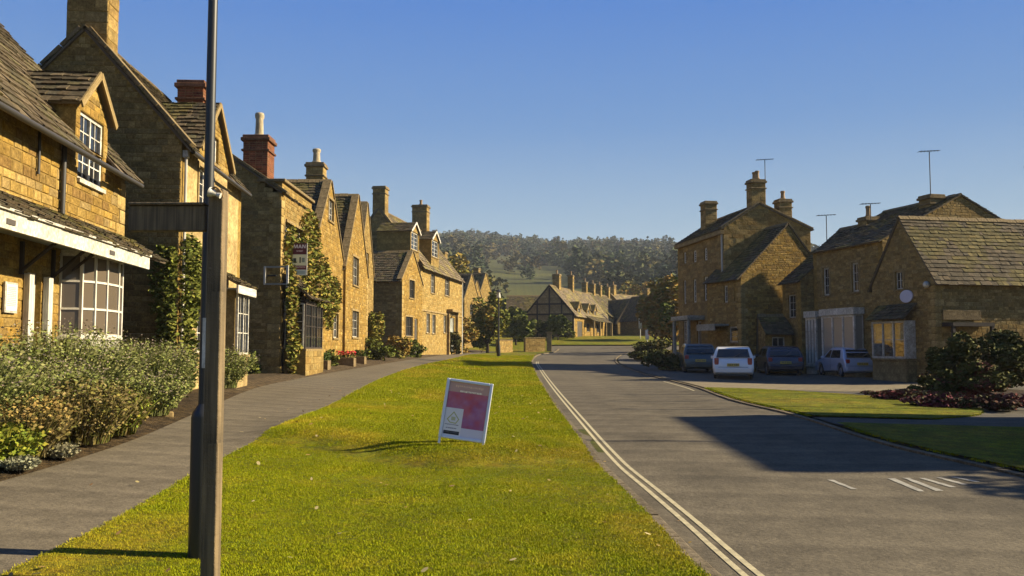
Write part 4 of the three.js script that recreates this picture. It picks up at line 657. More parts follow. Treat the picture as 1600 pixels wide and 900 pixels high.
// ---- house outside the frame whose roof shades the road
{
  const h = 7.4, run = h / Math.tan(SUN_EL), base = gy(14, 16) - .05, n = thing('roadside_house', 'stone house standing beside the road, only its shadow in view', 'house', 13.3, base, -21.6), f = { h: n, m: new THREE.Matrix4() };
  n.rotation.y = -Math.PI / 2; block(f, { L: 8.1, W: 7, E: 4.4, Rg: h, ov: .2, pal: PAL.weathered, front: [{ r: [1, .9, 2.4, 2.2], lights: 2, rows: 3 }, { r: [5.4, .9, 6.8, 2.2], lights: 2, rows: 3 }] });
  const g = thing('television_aerial', 'roof aerial on the house that shades the road', 'aerial', 16.8, base + h + .06, -16.9, 'rooftop aerials'); mesh('mast', cyl(.06, .06, 1.7, 6), M.iron, g); mesh('boom', bar([-.5, 1.65, 0], [.5, 1.65, 0], .03), M.iron, g);
  for (const [x, d, hh, l] of [[14.0, 23.4, 6.4, 'slim street pole beyond the shading house'], [15.4, 26.2, 7.2, 'taller street pole beyond the shading house'], [17, 29.2, 7.6, 'farthest street pole beyond the shading house']]) { const q = thing('street_pole', l, 'pole', x, gy(x, d) - .1, -d, 'poles by the green'); mesh('shaft', cyl(.05, .08, hh, 10), M.iron, q); mesh('cap', new THREE.SphereGeometry(.12, 8, 6).translate(0, hh, 0), M.iron, q); }
}

// ---------------------------------------------------------------- parked cars
function car(label, px, py, heading, o) {
  const [x, d] = ground(px, py), c = thing('parked_car', label, 'car', x, gy(x, d), -d, 'cars parked on the forecourt'); c.rotation.y = Math.PI / 2 + heading;
  const Lc = o.L || 3.9, Hc = o.H || 1.45, Wc = o.W || 1.66, belt = Hc * .62, r = .3, wx = [.62, Lc - .72], paint = new THREE.MeshPhysicalMaterial({ color: lin(...o.color), roughness: .35, metalness: o.metal ?? .3, clearcoat: .6, clearcoatRoughness: .1 });
  const rear = o.estate ? .22 : .42, s = new THREE.Shape();
  s.moveTo(.08, .24); s.lineTo(wx[0] - r - .06, .2); s.absarc(wx[0], .3, r + .05, Math.PI * 1.05, 0, true); s.lineTo(wx[1] - r - .06, .2); s.absarc(wx[1], .3, r + .05, Math.PI, -.1, true);
  s.lineTo(Lc - .06, .25); s.quadraticCurveTo(Lc + .03, .42, Lc - .03, .58); s.quadraticCurveTo(Lc - .12, .74, Lc - .55, Hc * .57); s.lineTo(Lc - 1.05, belt + .02); s.quadraticCurveTo(Lc - 1.45, Hc * .86, Lc - 1.75, Hc * .965); s.quadraticCurveTo(Lc * .45, Hc * 1.03, rear + .18, Hc * .96); s.quadraticCurveTo(rear * .8, Hc * .9, .14, belt + .03); s.quadraticCurveTo(.02, belt - .1, .0, .56); s.quadraticCurveTo(-.02, .36, .08, .24);
  const taper = (y) => 1 - .2 * smooth(belt - .05, Hc * 1.05, y) - .04 * smooth(.5, .2, y), bv = .07;
  const body = new THREE.ExtrudeGeometry(s, { depth: Wc - 2 * bv, bevelEnabled: true, bevelThickness: bv, bevelSize: .05, bevelOffset: -.05, bevelSegments: 3, curveSegments: 10 }).translate(0, 0, -Wc / 2 + bv);
  { const p = body.attributes.position; for (let i = 0; i < p.count; i++) p.setZ(i, p.getZ(i) * taper(p.getY(i))); body.computeVertexNormals(); }
  mesh('body', body, paint, c);
  // side glass follows the tapered flank
  const sg = (pts, side) => { const q = new THREE.Shape(pts.map((p) => new THREE.Vector2(...p))), g = new THREE.ShapeGeometry(q), p = g.attributes.position; for (let i = 0; i < p.count; i++) p.setZ(i, side * (Wc / 2 * taper(p.getY(i)) + .006)); g.computeVertexNormals(); return g; };
  const b = belt + .03, t = Hc * .9;
  for (const side of [-1, 1]) { mesh('side_window', sg([[rear + .12, b], [Lc * .45, b], [Lc * .45, t], [rear + .3, t]], side), M.glass, c); mesh('side_window', sg([[Lc * .47, b], [Lc - 1.25, b], [Lc - 1.72, t], [Lc * .47, t]], side), M.glass, c); }
  const pane = (x0, y0, x1, y1, w0, w1, dx) => { const q = new Soup(); q.quad([x0 + dx, y0, w0], [x0 + dx, y0, -w0], [x1 + dx, y1, -w1], [x1 + dx, y1, w1], [1, 1, 1]); const g = q.geo(); g.deleteAttribute('color'); return g; };
  const rb = [.14, belt + .06], rt = [rear + .06, Hc * .92]; mesh('rear_window', pane(rb[0], rb[1], rt[0], rt[1], Wc * .41, Wc * .36, -.035), M.glass, c);
  mesh('windscreen', pane(Lc - 1.07, belt + .05, Lc - 1.64, Hc * .94, Wc * .42, Wc * .36, .055), M.glass, c);
  mesh('rear_bumper', rbox(.16, .26, Wc * .93, .06, .05, .4, 0, 3), o.bumper ? mat(o.bumper, .6) : paint, c); mesh('front_bumper', rbox(.16, .26, Wc * .93, .06, Lc - .07, .4, 0, 3), o.bumper ? mat(o.bumper, .6) : paint, c);
  for (const z of [-1, 1]) { mesh('tail_light', rbox(.09, o.lightH || .2, .19, .03, .055, belt - .13, z * Wc * .405, 2), lightMat, c); mesh('headlight', rbox(.1, .16, .3, .04, Lc - .14, .64, z * Wc * .35, 2), M.offwhite, c); mesh('mirror', rbox(.1, .13, .16, .03, Lc - 1.2, belt + .05, z * (Wc / 2 + .06), 2), paint, c); for (const w of wx) { const wh = mesh('wheel', new THREE.TorusGeometry(r - .085, .085, 8, 20).translate(0, 0, 0), tyreMat, c); wh.position.set(w, r - .005, z * (Wc / 2 - .11)); mesh('rim', new THREE.CylinderGeometry(.2, .2, .1, 16).rotateX(Math.PI / 2), rimMat, wh); } }
  const pl = mesh('number_plate', box(.02, .12, .52, -.045, .63, 0), plateMat, c); mesh('front_plate', box(.02, .11, .5, Lc + .005, .42, 0), M.offwhite, c);
  mesh('plate_marks', merge([-.17, -.1, -.03, .07, .14, .2].map((q) => box(.006, .07, .035, -.057, .63, q))), M.darkFrame, pl);
  mesh('tailgate_seam', merge([span(-.012, .52, -Wc * .36, .02, .535, Wc * .36), span(.015, belt - .26, -Wc * .37, .09, belt - .25, -Wc * .365)]), M.darkFrame, c); mesh('rear_wiper', bar([.02, belt + .08, .02], [.14, belt + .24, .3], .012), M.darkFrame, c);
  for (const z of [-1, 1]) { mesh('door_seam', span(Lc * .46 - .006, .34, z * (Wc / 2 + .002) - .003, Lc * .46 + .006, belt, z * (Wc / 2 + .002) + .003), M.darkFrame, c); mesh('sill_trim', span(wx[0] + .4, .2, z * Wc * .47 - .02, wx[1] - .4, .3, z * Wc * .47 + .02), M.darkFrame, c); }
  return c;
}
const lightMat = mat([.28, .02, .015], .25), tyreMat = mat([.02, .02, .02], .8), rimMat = mat([.3, .3, .31], .4, { metalness: .5 }), plateMat = mat([.5, .36, .05], .5);
car('dark green car parked in front of the white estate', 1095, 583, -.1, { color: [.03, .045, .045], L: 4.1, H: 1.5 });
car('white estate car with its rear to the road', 1146, 593, -.24, { color: [.62, .62, .6], metal: .1, estate: true, H: 1.42, L: 4.3, W: 1.72, lightH: .34 });
car('dark blue saloon with yellow plate between the white estate and the hatchback', 1228, 587, -.12, { color: [.012, .014, .03], L: 4.2, H: 1.45, W: 1.74 });
car('silver-blue hatchback parked before the white shop bays', 1348, 590, .05, { color: [.42, .46, .56], L: 3.65, H: 1.4, W: 1.64 });
// ---------------------------------------------------------------- things by the path
{ // wooden signpost with a dark board and a spotlight
  const d = 6.0, x = at(333, 700, d).x, y = gy(x, d) - .05, g = thing('signpost', 'square wooden signpost with dark sign board on its arm at the lawn edge', 'signpost', x, y, -d);
  const wood = mat([.26, .195, .1], .85, { map: woodTex, bumpMap: scaled(bumpGrain, .4), bumpScale: .006 }), top = at(350, 297, d).y - y;
  const pg = rbox(.098, top, .12, .01, 0, top / 2, 0); mesh('post', metreUV(pg), wood, g);
  const b0 = at(206, 322, d), b1 = at(320, 362, d); mesh('sign_board', metreUV(rbox(b1.x - b0.x + .02, b0.y - b1.y, .06, .01, (b0.x + b1.x) / 2 - x - .0, (b0.y + b1.y) / 2 - y, -.0)), wood, g);
  mesh('board_cap', metreUV(rbox(b1.x - b0.x + .02, .018, .1, .006, (b0.x + b1.x) / 2 - x, b0.y - y + .01, 0, 1)), wood, g);
  const lamp = mesh('spotlight', merge([cyl(.012, .035, .05, 12, 0, 0, 0), cyl(.02, .012, .03, 12, 0, .05, 0)]).rotateZ(-1.9), M.white, g); lamp.position.set(-.03, top - .03, .1); mesh('spotlight_arm', tube([[-.02, top - .03, .1], [.01, top + .0, .11], [.04, top - .02, .1], [.05, top - .06, .07]], .008), M.pot, g);
}
{ // street lamp: column with a wide base compartment
  const d = 6.75, x = at(315, 780, d).x, y = gy(x, d) - .03, g = thing('street_lamp', 'slim dark street lamp column with thick base standing behind the signpost', 'street lamp', x, y, -d);
  const green = mat([.022, .022, .02], .45, { metalness: .2 }), hb = at(310, 652, d).y - y;
  mesh('base', new THREE.LatheGeometry([[.001, 0], [.088, 0], [.088, hb], [.08, hb + .04], [.04, hb + .1]].map((q) => new THREE.Vector2(...q)), 24), green, g);
  mesh('column', new THREE.LatheGeometry([[.001, hb + .08], [.04, hb + .08], [.038, 2.4], [.034, 5.2], [.03, 5.6]].map((q) => new THREE.Vector2(...q)), 20), green, g);
  const s0 = at(322, 575, d).y - y, s1 = at(322, 497, d).y - y; mesh('label_strip', box(.028, s1 - s0, .004, .006, (s0 + s1) / 2, .041), M.white, g);
  mesh('lantern', merge([cyl(.1, .16, .4, 6, 0, 5.6, 0), cyl(.02, .2, .18, 6, 0, 6.0, 0)]), M.offwhite, g);
}
{ // leaning pavement sign
  const [x, d] = ground(720, 697), g = thing('pavement_sign', 'leaning framed pavement board with purple poster on the lawn', 'sign', x, gy(x, d) + .02, -d); g.rotation.set(0, -.06, 0);
  const H = .82, W = .62, roll = -.135, back = .14; const q = (o) => { o.rotation.set(-back, 0, roll); return o; };
  const poster = canvasMat(384, 512, (c, w, h) => {
    const k = seed; seed = 5; for (let j = 0; j < h; j += 8) for (let i = 0; i < w; i += 8) { const n = fbm(i / 90, j / 90), m = fbm(i / 60 + 7, j / 60 + 3); c.fillStyle = 'rgb(' + [176 + 60 * (n - .5), 96 + 50 * (m - .5), 118 + 60 * (m - n)].map(Math.round).join(',') + ')'; c.fillRect(i, j, 8, 8); }
    seed = k;
    c.fillStyle = '#c49a86'; c.fillRect(0, 0, w, 96); scribble(c, 60, 30, 270, 34, 1, '#e0b894'); scribble(c, 110, 76, 210, 26, 1, '#fff0c8');
    c.fillStyle = '#cfc9d2'; c.fillRect(0, 424, w, 88); c.fillStyle = '#ded8d4'; c.fillRect(0, 248, 170, 264);
    c.strokeStyle = '#b0ac6c'; c.lineWidth = 9; c.beginPath(); c.moveTo(28, 356); c.lineTo(82, 286); c.lineTo(136, 350); c.lineTo(112, 388); c.lineTo(56, 384); c.closePath(); c.stroke(); c.fillStyle = '#bcb98c'; c.fillRect(64, 330, 40, 34);
    scribble(c, 12, 400, 130, 14, 1, '#4c474c'); scribble(c, 26, 432, 100, 14, 1, '#4c474c'); c.fillStyle = '#121214'; c.fillRect(8, 462, 150, 32); scribble(c, 16, 468, 132, 22, 1, '#5c5c5e');
  });
  const tilt = new THREE.Group(); const y0 = .07;
  const P = (name, geo, m) => q(mesh(name, geo, m, g));
  P('panel', span(-W / 2, y0, -.012, W / 2, y0 + H, .0), mat([.3, .3, .3], .6)); P('poster', new THREE.PlaneGeometry(W - .05, H - .05).translate(0, y0 + H / 2, .006), poster);
  const alu = mat([.62, .63, .63], .35, { metalness: .4 });
  P('side_rail', rbox(.045, H + .02, .035, .01, -W / 2, y0 + H / 2, .01), alu); P('side_rail', rbox(.045, H + .02, .035, .01, W / 2, y0 + H / 2, .01), alu); P('top_rail', rbox(W - .05, .04, .03, .01, 0, y0 + H - .01, .01), alu); P('bottom_rail', rbox(W - .05, .04, .03, .01, 0, y0 + .01, .01), alu);
  for (const s of [-1, 1]) P('leg', span(s * W / 2 - .015, -.02, -.012, s * W / 2 + .015, y0 + .02, .012), alu);
  const bp = mesh('back_panel', span(-W / 2, .04, -.012, W / 2, H, 0), mat([.3, .3, .3], .6), g); bp.rotation.set(back * 1.6, 0, roll); bp.position.set(.0, 0, -.42);
}
// far street lamp on the lawn
{ const d = 72, p = at(779, 540, d), y = gy(p.x, d) - .02, h = at(779, 452, d).y - y, g = thing('street_lamp', 'black lantern street lamp in front of the round tree', 'street lamp', p.x, y, -d); mesh('column', new THREE.LatheGeometry([[.001, 0], [.16, 0], [.15, .9], [.08, 1], [.055, h - .7]].map((q) => new THREE.Vector2(...q)), 14), M.iron, g); mesh('lantern', cyl(.13, .2, .5, 6, 0, h - .7, 0).rotateX(0), M.offwhite, g); mesh('hood', cyl(.03, .27, .22, 6, 0, h - .2, 0), M.iron, g); }
// planters and low walls in front of the gables
function stoneWallThing(name, label, x0, d0, x1, d1, h, t, pal, grp) { const L = Math.hypot(x1 - x0, d1 - d0), y = Math.min(gy(x0, d0), gy(x1, d1)) - .08, g = thing(name, label, 'wall', x0, y, -d0, grp); g.rotation.y = Math.atan2(d1 - d0, x1 - x0); const f = { h: g, m: new THREE.Matrix4() }; wall(f, L, h, 0, 0, [], { t, pal, bond: RUBBLE }); wall(turnY(f, Math.PI, L, 0, -t - .001), L, h, 0, 0, [], { t: .02, pal, bond: RUBBLE }); for (let x = 0; x < L - .1; x += .62) part(shift(f, Math.min(x + .31, L - .3), h + .04, -t / 2), 'coping_stone', copeUnit, M.coping).position.y += R(-.01, .01); return g; }
const copeUnit = metreUV(rbox(.6, .1, .5, .03, 0, 0, 0, 1));
{ const a = at(821, 530, 92), b = at(853, 530, 92); stoneWallThing('garden_wall', 'sunlit stretch of stone garden wall beside the far lawn', a.x, 92.5, b.x, 93.5, 1.5, .4, PAL.tan, 'far garden walls'); const c = at(781, 530, 88), e = at(801, 530, 90); stoneWallThing('garden_wall', 'short stone garden wall with gate piers behind the far street lamp', c.x, 87, e.x, 90.5, 1.3, .4, PAL.tan, 'far garden walls');
  const ex = at(858, 530, 93.8).x; const p = thing('gate_pier', 'stone gate pier at the end of the sunlit garden wall', 'gate pier', ex, gy(ex, 93.8) - .05, -93.8); mesh('shaft', metreUV(rbox(.5, 1.9, .5, .02, 0, .95, 0)), M.dressed, p); mesh('cap', metreUV(rbox(.66, .14, .66, .03, 0, 1.97, 0)), M.coping, p); }
const potStone = mat([.24, .18, .1], .9, { map: mottle, bumpMap: bumpGrain, bumpScale: .01 });
for (const [px, py, w, lab] of [[512, 580, .55, 'low stone trough by the bay window'], [548, 574, .8, 'stone trough with red flowers under the twin gables'], [570, 571, .5, 'small stone trough next to the red flowers']]) {
  const [x, d] = ground(px, py), g = thing('stone_trough', lab, 'planter', x - .25, gy(x - .25, d) - .02, -d - .2, 'stone troughs by the path'); const h = .42; mesh('trough', metreUV(merge([rbox(w, h, .1, .02, 0, h / 2, .25), rbox(w, h, .1, .02, 0, h / 2, -.25), rbox(.1, h, .4, .02, -w / 2 + .05, h / 2, 0), rbox(.1, h, .4, .02, w / 2 - .05, h / 2, 0)])), potStone, g); mesh('soil', box(w - .18, .05, .38, 0, h - .06, 0), M.roofUnder, g);
  const s = new Soup(), red = w > .7; for (let i = 0; i < 420; i++) { const a = [R(-w / 2, w / 2), h + R(-.02, .3) * (1 - .6 * Math.abs(0)), R(-.24, .24)]; leafQuad(s, a, R(.03, .055), red && a[1] > h + .12 && rnd() < .75 ? tint([.45, .03, .04], .2) : tint([.06, .085, .02], .3)); } mesh('flowers', s.geo(), M.leafV, g);
}
{ const lab = ['edging stone lying at the bed corner', 'second edging stone beside it']; for (const [i, [px, py]] of [[0, [262, 654]], [1, [210, 663]]]) { const [x, d] = ground(px, py), o = mesh(numbered('edging_stone'), metreUV(rbox(.24, .12, .16, .03, 0, .06, 0)), M.dressed, scene); o.position.set(x - .05, gy(x, d), -d - .05); o.rotation.y = .5 + i; tag(o, i ? 'small pale stone lying against the shrub bed edge' : 'larger pale stone block at the shrub bed corner', 'stone', 'stones edging the shrub bed'); } }
// small white post signs by the hedge
{ for (const [px, y0, y1, d, lab, red] of [[1000, 481, 513, 110, 'bright white notice post by the far hedge', 0], [1011, 502, 530, 100, 'white post sign with red band by the far hedge', 1]]) { const a = at(px, y0, d), b = at(px, y1, d), yg = gy(a.x, d), g = thing('post_sign', lab, 'sign', a.x, yg - .02, -d); mesh('post', cyl(.05, .05, a.y - yg, 8), M.white, g); mesh('panel', span(-.2, b.y - yg, -.02, .2, a.y - yg, .08), M.white, g); if (red) mesh('red_band', span(.1, b.y - yg + .5, -.03, .34, b.y - yg + 1.0, .09), mat([.5, .05, .04], .5), g); } }

// ---------------------------------------------------------------- plants
function leafQuad(s, p, r, col, up = 0) { const a = rnd() * 6.283, e = Math.acos(R(-1, 1)), n = [Math.sin(e) * Math.cos(a), Math.cos(e), Math.sin(e) * Math.sin(a)]; const t = Math.abs(n[1]) > .9 ? [1, 0, 0] : [0, 1, 0]; let u = [t[1] * n[2] - t[2] * n[1], t[2] * n[0] - t[0] * n[2], t[0] * n[1] - t[1] * n[0]]; const ul = Math.hypot(...u); u = u.map((v) => v / ul * r); const v = [n[1] * u[2] - n[2] * u[1], n[2] * u[0] - n[0] * u[2], n[0] * u[1] - n[1] * u[0]].map((q) => q * .62); const P = (i, j) => [p[0] + u[0] * i + v[0] * j, p[1] + u[1] * i + v[1] * j, p[2] + u[2] * i + v[2] * j]; s.tri(P(-1, 0), P(0, -1), P(1, 0), col); s.tri(P(-1, 0), P(1, 0), P(0, 1), col); }
const GREEN = [[.08, .096, .016], [.1, .112, .018], [.068, .08, .014], [.125, .125, .022], [.085, .09, .014]], AUTUMN = [[.2, .13, .03], [.22, .135, .03], [.16, .135, .028], [.24, .14, .03], [.15, .13, .03]], DARK = [[.06, .064, .016], [.072, .074, .018], [.05, .054, .014], [.075, .058, .018]], GOLDEN = [[.18, .17, .03], [.21, .17, .03], [.14, .145, .026], [.23, .165, .035]];
function crown(rx, ry, rz, n, size, pal, clumps = 26, flat = 0) {
  const s = new Soup(), cs = []; for (let i = 0; i < clumps; i++) { const a = rnd() * 6.283, c = R(-1, 1), r = Math.pow(rnd(), .4); const q = Math.sqrt(1 - c * c); cs.push([q * Math.cos(a) * r * .78, c * r * .8, q * Math.sin(a) * r * .78, R(.22, .42)]); }
  for (let i = 0; i < n; i++) { const c = cs[i % clumps], a = rnd() * 6.283, e = R(-1, 1), r = c[3] * Math.pow(rnd(), .33), q = Math.sqrt(1 - e * e); leafQuad(s, [(c[0] + q * Math.cos(a) * r) * rx, (c[1] + e * r) * ry, (c[2] + q * Math.sin(a) * r) * rz], size * R(.6, 1.3), tint(pal[(i % clumps + (rnd() < .3 ? 1 : 0)) % pal.length], .25)); }
  return s.geo();
}
function trunkGeo(h, r, limbs, spread) { const g = [new THREE.CylinderGeometry(r * .5, r, h, 8).translate(0, h / 2, 0)]; for (let i = 0; i < limbs; i++) { const a = i * 2.4 + R(0, .5), y = h * R(.55, .95); g.push(tube([[0, y, 0], [Math.cos(a) * spread * .4, y + spread * .45, Math.sin(a) * spread * .4], [Math.cos(a) * spread * .8, y + spread * R(.7, 1.1), Math.sin(a) * spread * .8]], r * .28, 5, 6)); } return merge(g); }
const bark = mat([.06, .045, .03], .9, { map: woodTex });
function tree(name, label, x, d, h, rx, pal, n, size, o = {}) { const y = gy(x, d) - .05, g = thing(name, label, 'tree', x, y, -d, o.group); const th = h * (o.stem ?? .35); mesh('trunk', trunkGeo(th, o.r || h * .03, 6, rx * .8), bark, g); const ry = (h - th * .7) / 2; const c = mesh('crown', crown(rx, ry, rx * .95, n, size, pal, o.clumps), M.leafV, g); c.position.y = h - ry; return g; }
function shrub(name, label, x, d, w, h, pal, n, size, grp, dp) { const y = gy(x, d) - .02, g = thing(name, label, 'shrub', x, y, -d, grp); const c = mesh('foliage', crown(w / 2, h / 2, (dp || w) / 2, n, size, pal, 18), M.leafV, g); c.position.y = h * .42; { const p = c.geometry.attributes.position; for (let i = 0; i < p.count; i++) if (p.getY(i) < -h * .41) p.setY(i, -h * .41 + rnd() * .04); } const st = []; for (let i = 0; i < 5; i++) { const a = i * 1.26; st.push(bar([0, 0, 0], [Math.cos(a) * w * .2, h * .6, Math.sin(a) * w * .2], .012, 5)); } mesh('stems', merge(st), bark, g); return g; }
// upright bladed clumps: lavender, dry perennials
function clump(label, x, d, rad, h, o) {
  const y = gy(x, d) + .05, g = thing(o.name || 'lavender', label, 'plant', x, y, -d, 'plants in the shrub bed'), s = new Soup();
  for (let i = 0; i < o.n; i++) {
    const a = rnd() * 6.283, r0 = Math.sqrt(rnd()) * rad * .75, out = R(.1, .75) * (r0 / rad + .25), l = h * R(.55, 1.02) * (1 - .35 * Math.pow(r0 / rad, 2)), ax = Math.cos(a), az = Math.sin(a), bx = ax * r0, bz = az * r0, tx = bx + ax * out * l + R(-.1, .1) * l, tz = bz + az * out * l + R(-.1, .1) * l, ty = l * Math.sqrt(Math.max(.2, 1 - out * out * .6)), w = o.w * R(.6, 1.3), pa = rnd() * 6.283, wx = Math.cos(pa) * w, wz = Math.sin(pa) * w, col = tint(pick(o.pal), .25), f = R(.25, .55);
    const B0 = [lerp(bx, tx, f * .6) - wx, ty * f, lerp(bz, tz, f * .6) - wz], B1 = [lerp(bx, tx, f * .6) + wx, ty * f, lerp(bz, tz, f * .6) + wz];
    s.tri(B0, B1, [tx, ty, tz], col); if (i % 3 === 0) s.tri([bx - wx, 0, bz - wz], [bx + wx, 0, bz + wz], B1, col);
    if (o.tip && rnd() < o.tip[1]) { leafQuad(s, [tx, ty, tz], o.tip[2] * R(.6, 1.2), tint(pick(o.tip[0]), .25)); leafQuad(s, [lerp(bx, tx, .93), ty * .95, lerp(bz, tz, .93)], o.tip[2] * R(.5, 1), tint(pick(o.tip[0]), .25)); }
    if (o.leaf) for (let q = 0; q < o.leaf; q++) { const t = R(.3, .98); leafQuad(s, [lerp(bx, tx, t) + R(-.04, .04), ty * t, lerp(bz, tz, t) + R(-.04, .04)], o.ls * R(.6, 1.3), tint(pick(o.pal), .3)); }
  }
  mesh('foliage', s.geo(), M.leafV, g); const base = []; for (let i = 0; i < 6; i++) base.push(bar([R(-.1, .1), -.12, R(-.1, .1)], [R(-.3, .3) * rad, h * .4, R(-.3, .3) * rad], .012, 5)); mesh('stems', merge(base), bark, g); return g;
}
const LAV = [[.15, .162, .05], [.18, .182, .062], [.125, .142, .038], [.2, .19, .072], [.13, .155, .032]], LAVT = [[.17, .13, .105], [.2, .165, .115], [.14, .115, .09]], DRY = [[.16, .125, .04], [.14, .12, .03], [.2, .155, .065], [.1, .1, .022], [.115, .085, .03]], LIME = [[.16, .19, .02], [.2, .21, .025], [.13, .165, .02], [.18, .165, .02]];
{
  const bed = (px, py) => ground(px, py);
  const L = (lab, px, py, inset, rad, h, o) => { const [x, d] = ground(px, py); clump(lab, x - inset, d + inset * .25, rad, h, o); };
  const lav = { n: 3000, w: .01, pal: LAV, tip: [LAVT, .35, .02], leaf: 5, ls: .028 };
  L('largest grey-green lavender mound before the bow window', 150, 700, 1.05, .8, 1.12, lav);
  L('grey-green lavender mound at the far end of the bed by the signpost', 292, 650, 1.0, .9, 1.35, lav);
  L('tall grey lavender mound behind the dry flower stalks', 60, 735, 1.3, .75, 1.5, lav);
  L('silvery lavender mound below the canopy fascia', 225, 682, 1.5, .8, 1.6, lav);
  L('low grey lavender mound spilling over the path edge', 268, 657, .5, .5, .8, { ...lav, n: 1700 });
  L('spiky brownish perennial clump with dry stalks at the path', 165, 703, .45, .55, .85, { n: 2100, w: .01, pal: DRY, tip: [DRY, .5, .03], leaf: 2, ls: .026, name: 'perennial_clump' });
  L('golden dry perennial clump next to the lime plant', 90, 728, .55, .5, .75, { n: 2000, w: .01, pal: DRY, tip: [[[.24, .17, .05], [.2, .13, .04]], .5, .026], leaf: 2, ls: .026, name: 'perennial_clump' });
  L('olive leafy perennial between the lavender and the stone', 205, 688, .35, .45, .75, { n: 1500, w: .012, pal: LIME.concat(DRY), leaf: 2, ls: .03, name: 'perennial_clump' });
  L('bright lime-green low plant at the path corner', 35, 738, .45, .55, .5, { n: 1500, w: .014, pal: LIME, leaf: 3, ls: .034, name: 'lime_plant' });
  L('second lime-green low plant beside the silver edging', -25, 745, .45, .55, .48, { n: 1300, w: .014, pal: LIME, leaf: 3, ls: .034, name: 'lime_plant' });
  L('small silver-grey plant on the path edge', 45, 742, .12, .18, .16, { n: 700, w: .009, pal: [[.17, .17, .1], [.2, .195, .12]], leaf: 2, ls: .018, name: 'silver_plant' });
  L('tiny silver-grey plant by the dry stalks', 110, 722, .12, .17, .18, { n: 600, w: .009, pal: [[.18, .17, .1], [.2, .18, .11]], leaf: 2, ls: .018, name: 'silver_plant' });
  L('grey lavender mound beyond the signpost by the porch', 375, 612, .6, .6, 1.1, { ...lav, n: 1800 });
  L('grey shrub at the path turn past the lavender', 395, 606, 1.2, .6, 1.15, { ...lav, n: 1600 });
  L('rounded grey-green lavender by the cottage door', -20, 742, 1.6, .8, 1.4, lav);
}
// creepers: leaves spread over a wall
function creeper(label, f, blobs, pal, size) { const g = thing('climbing_plant', label, 'climbing plant', f.O.x, f.O.y, f.O.z); g.rotation.y = f.h.rotation.y; const s = new Soup(); for (const [u, y, ru, ry, n, z] of blobs) for (let i = 0; i < n; i++) { const a = rnd() * 6.283, r = Math.sqrt(rnd()); leafQuad(s, [u + Math.cos(a) * r * ru * R(.8, 1.15), Math.max(.05, y + Math.sin(a) * r * ry * R(.8, 1.15)), (z || .06) + Math.abs(R(0, .38)) * (1 - r * .6)], size * R(.6, 1.3), tint(pick(pal), .3)); } mesh('foliage', s.geo(), M.leafV, g); const st = []; for (const [u, y] of blobs) st.push(tube([[blobs[0][0], 0, .05], [(blobs[0][0] + u) / 2 + R(-.2, .2), y * .5, .06], [u, y, .05]], .018, 5, 10)); mesh('stems', merge(st), bark, g); }
creeper('yellow-green creeper spreading over the parapet house front', HOUSE3, [[.35, 1.0, .5, 1.0, 1100, .3], [.3, 2.6, .5, 1.2, 1200, .25], [3.8, 4.4, 1.7, 1.7, 2500, .1], [5.4, 3.4, 1.8, 1.2, 1900, .2], [2.4, 3.0, 2.0, .5, 1300, .75], [1.0, 4.3, .8, .9, 800], [6.2, 2.7, 1.3, .9, 1300, .3], [8.0, 3.2, 1.3, .8, 900, .15]], [...GREEN, ...GOLDEN, ...GOLDEN, [.2, .14, .045], [.24, .15, .05]], .08);
{ const h2 = scene.children.find((o) => o.name === 'gabled_house'); const f = { O: h2.position, h: h2 }; creeper('dark ivy climbing the near corner of the tall gabled house', f, [[.3, 1.0, .5, 1.0, 700], [.4, 2.4, .55, .9, 900], [.5, 3.2, .6, .5, 500], [1.2, 2.6, .6, .6, 400]], GREEN, .06);
  const g = thing('climbing_plant', 'ivy hanging down the dark gable wall beside the bow window', 'climbing plant', h2.position.x, h2.position.y, h2.position.z, 0); g.rotation.y = h2.rotation.y; const s = new Soup(); for (let i = 0; i < 1500; i++) { const y = R(.2, 3.4), w = .35 + .3 * vnoise(y * 3, 2); leafQuad(s, [-.05 - Math.abs(R(0, .25)), y, -Math.pow(rnd(), 1.3) * w - .0], .06 * R(.6, 1.3), tint(pick(GREEN), .3)); } mesh('foliage', s.geo(), M.leafV, g); mesh('stems', merge([tube([[-.04, 0, -.2], [-.05, 1.5, -.3], [-.04, 3, -.15]], .02, 5, 10), tube([[-.04, 0, -.3], [-.05, 1.2, -.1], [-.04, 2.6, -.25]], .016, 5, 10)]), bark, g); }
// shrubs along the house fronts
const SH = 'shrubs before the house fronts';
for (const [px, py, w, h, pal, n, sz, lab, inset] of [
  [425, 588, 1.2, 1.0, GREEN, 900, .07, 'leafy shrub at the foot of the dark gable', 1.0], [462, 584, 1.0, 1.1, GOLDEN, 900, .07, 'yellowing shrub under the sign frame', .6], [528, 576, .9, .9, GREEN, 600, .07, 'green shrub between the stone troughs', .4],
  [588, 563, 1.6, 4.0, GOLDEN, 3000, .1, 'tall golden climber shrub at the narrow gable', .35], [605, 566, 2.2, 1.7, GREEN, 1600, .1, 'broad green shrub before the pointed wing', .6], [632, 562, 2.2, 1.6, AUTUMN, 1500, .1, 'reddish shrub before the pointed wing', .5], [655, 560, 2.0, 1.5, GREEN, 1300, .1, 'rounded green shrub under the dormer house windows', .5],
  [735, 553, 3.2, 3.4, AUTUMN, 2400, .14, 'rusty autumn bush beside the round tree', .8], [752, 551, 2.6, 1.6, GREEN, 1400, .12, 'low green bush under the round tree', 0], [725, 555, 1.6, 2.2, DARK, 1200, .12, 'dark bush against the dormer house corner', .8] ]) { const [x, d] = ground(px, py); shrub('shrub', lab, x - inset, d + .3, w, h, pal, n, sz, SH); }
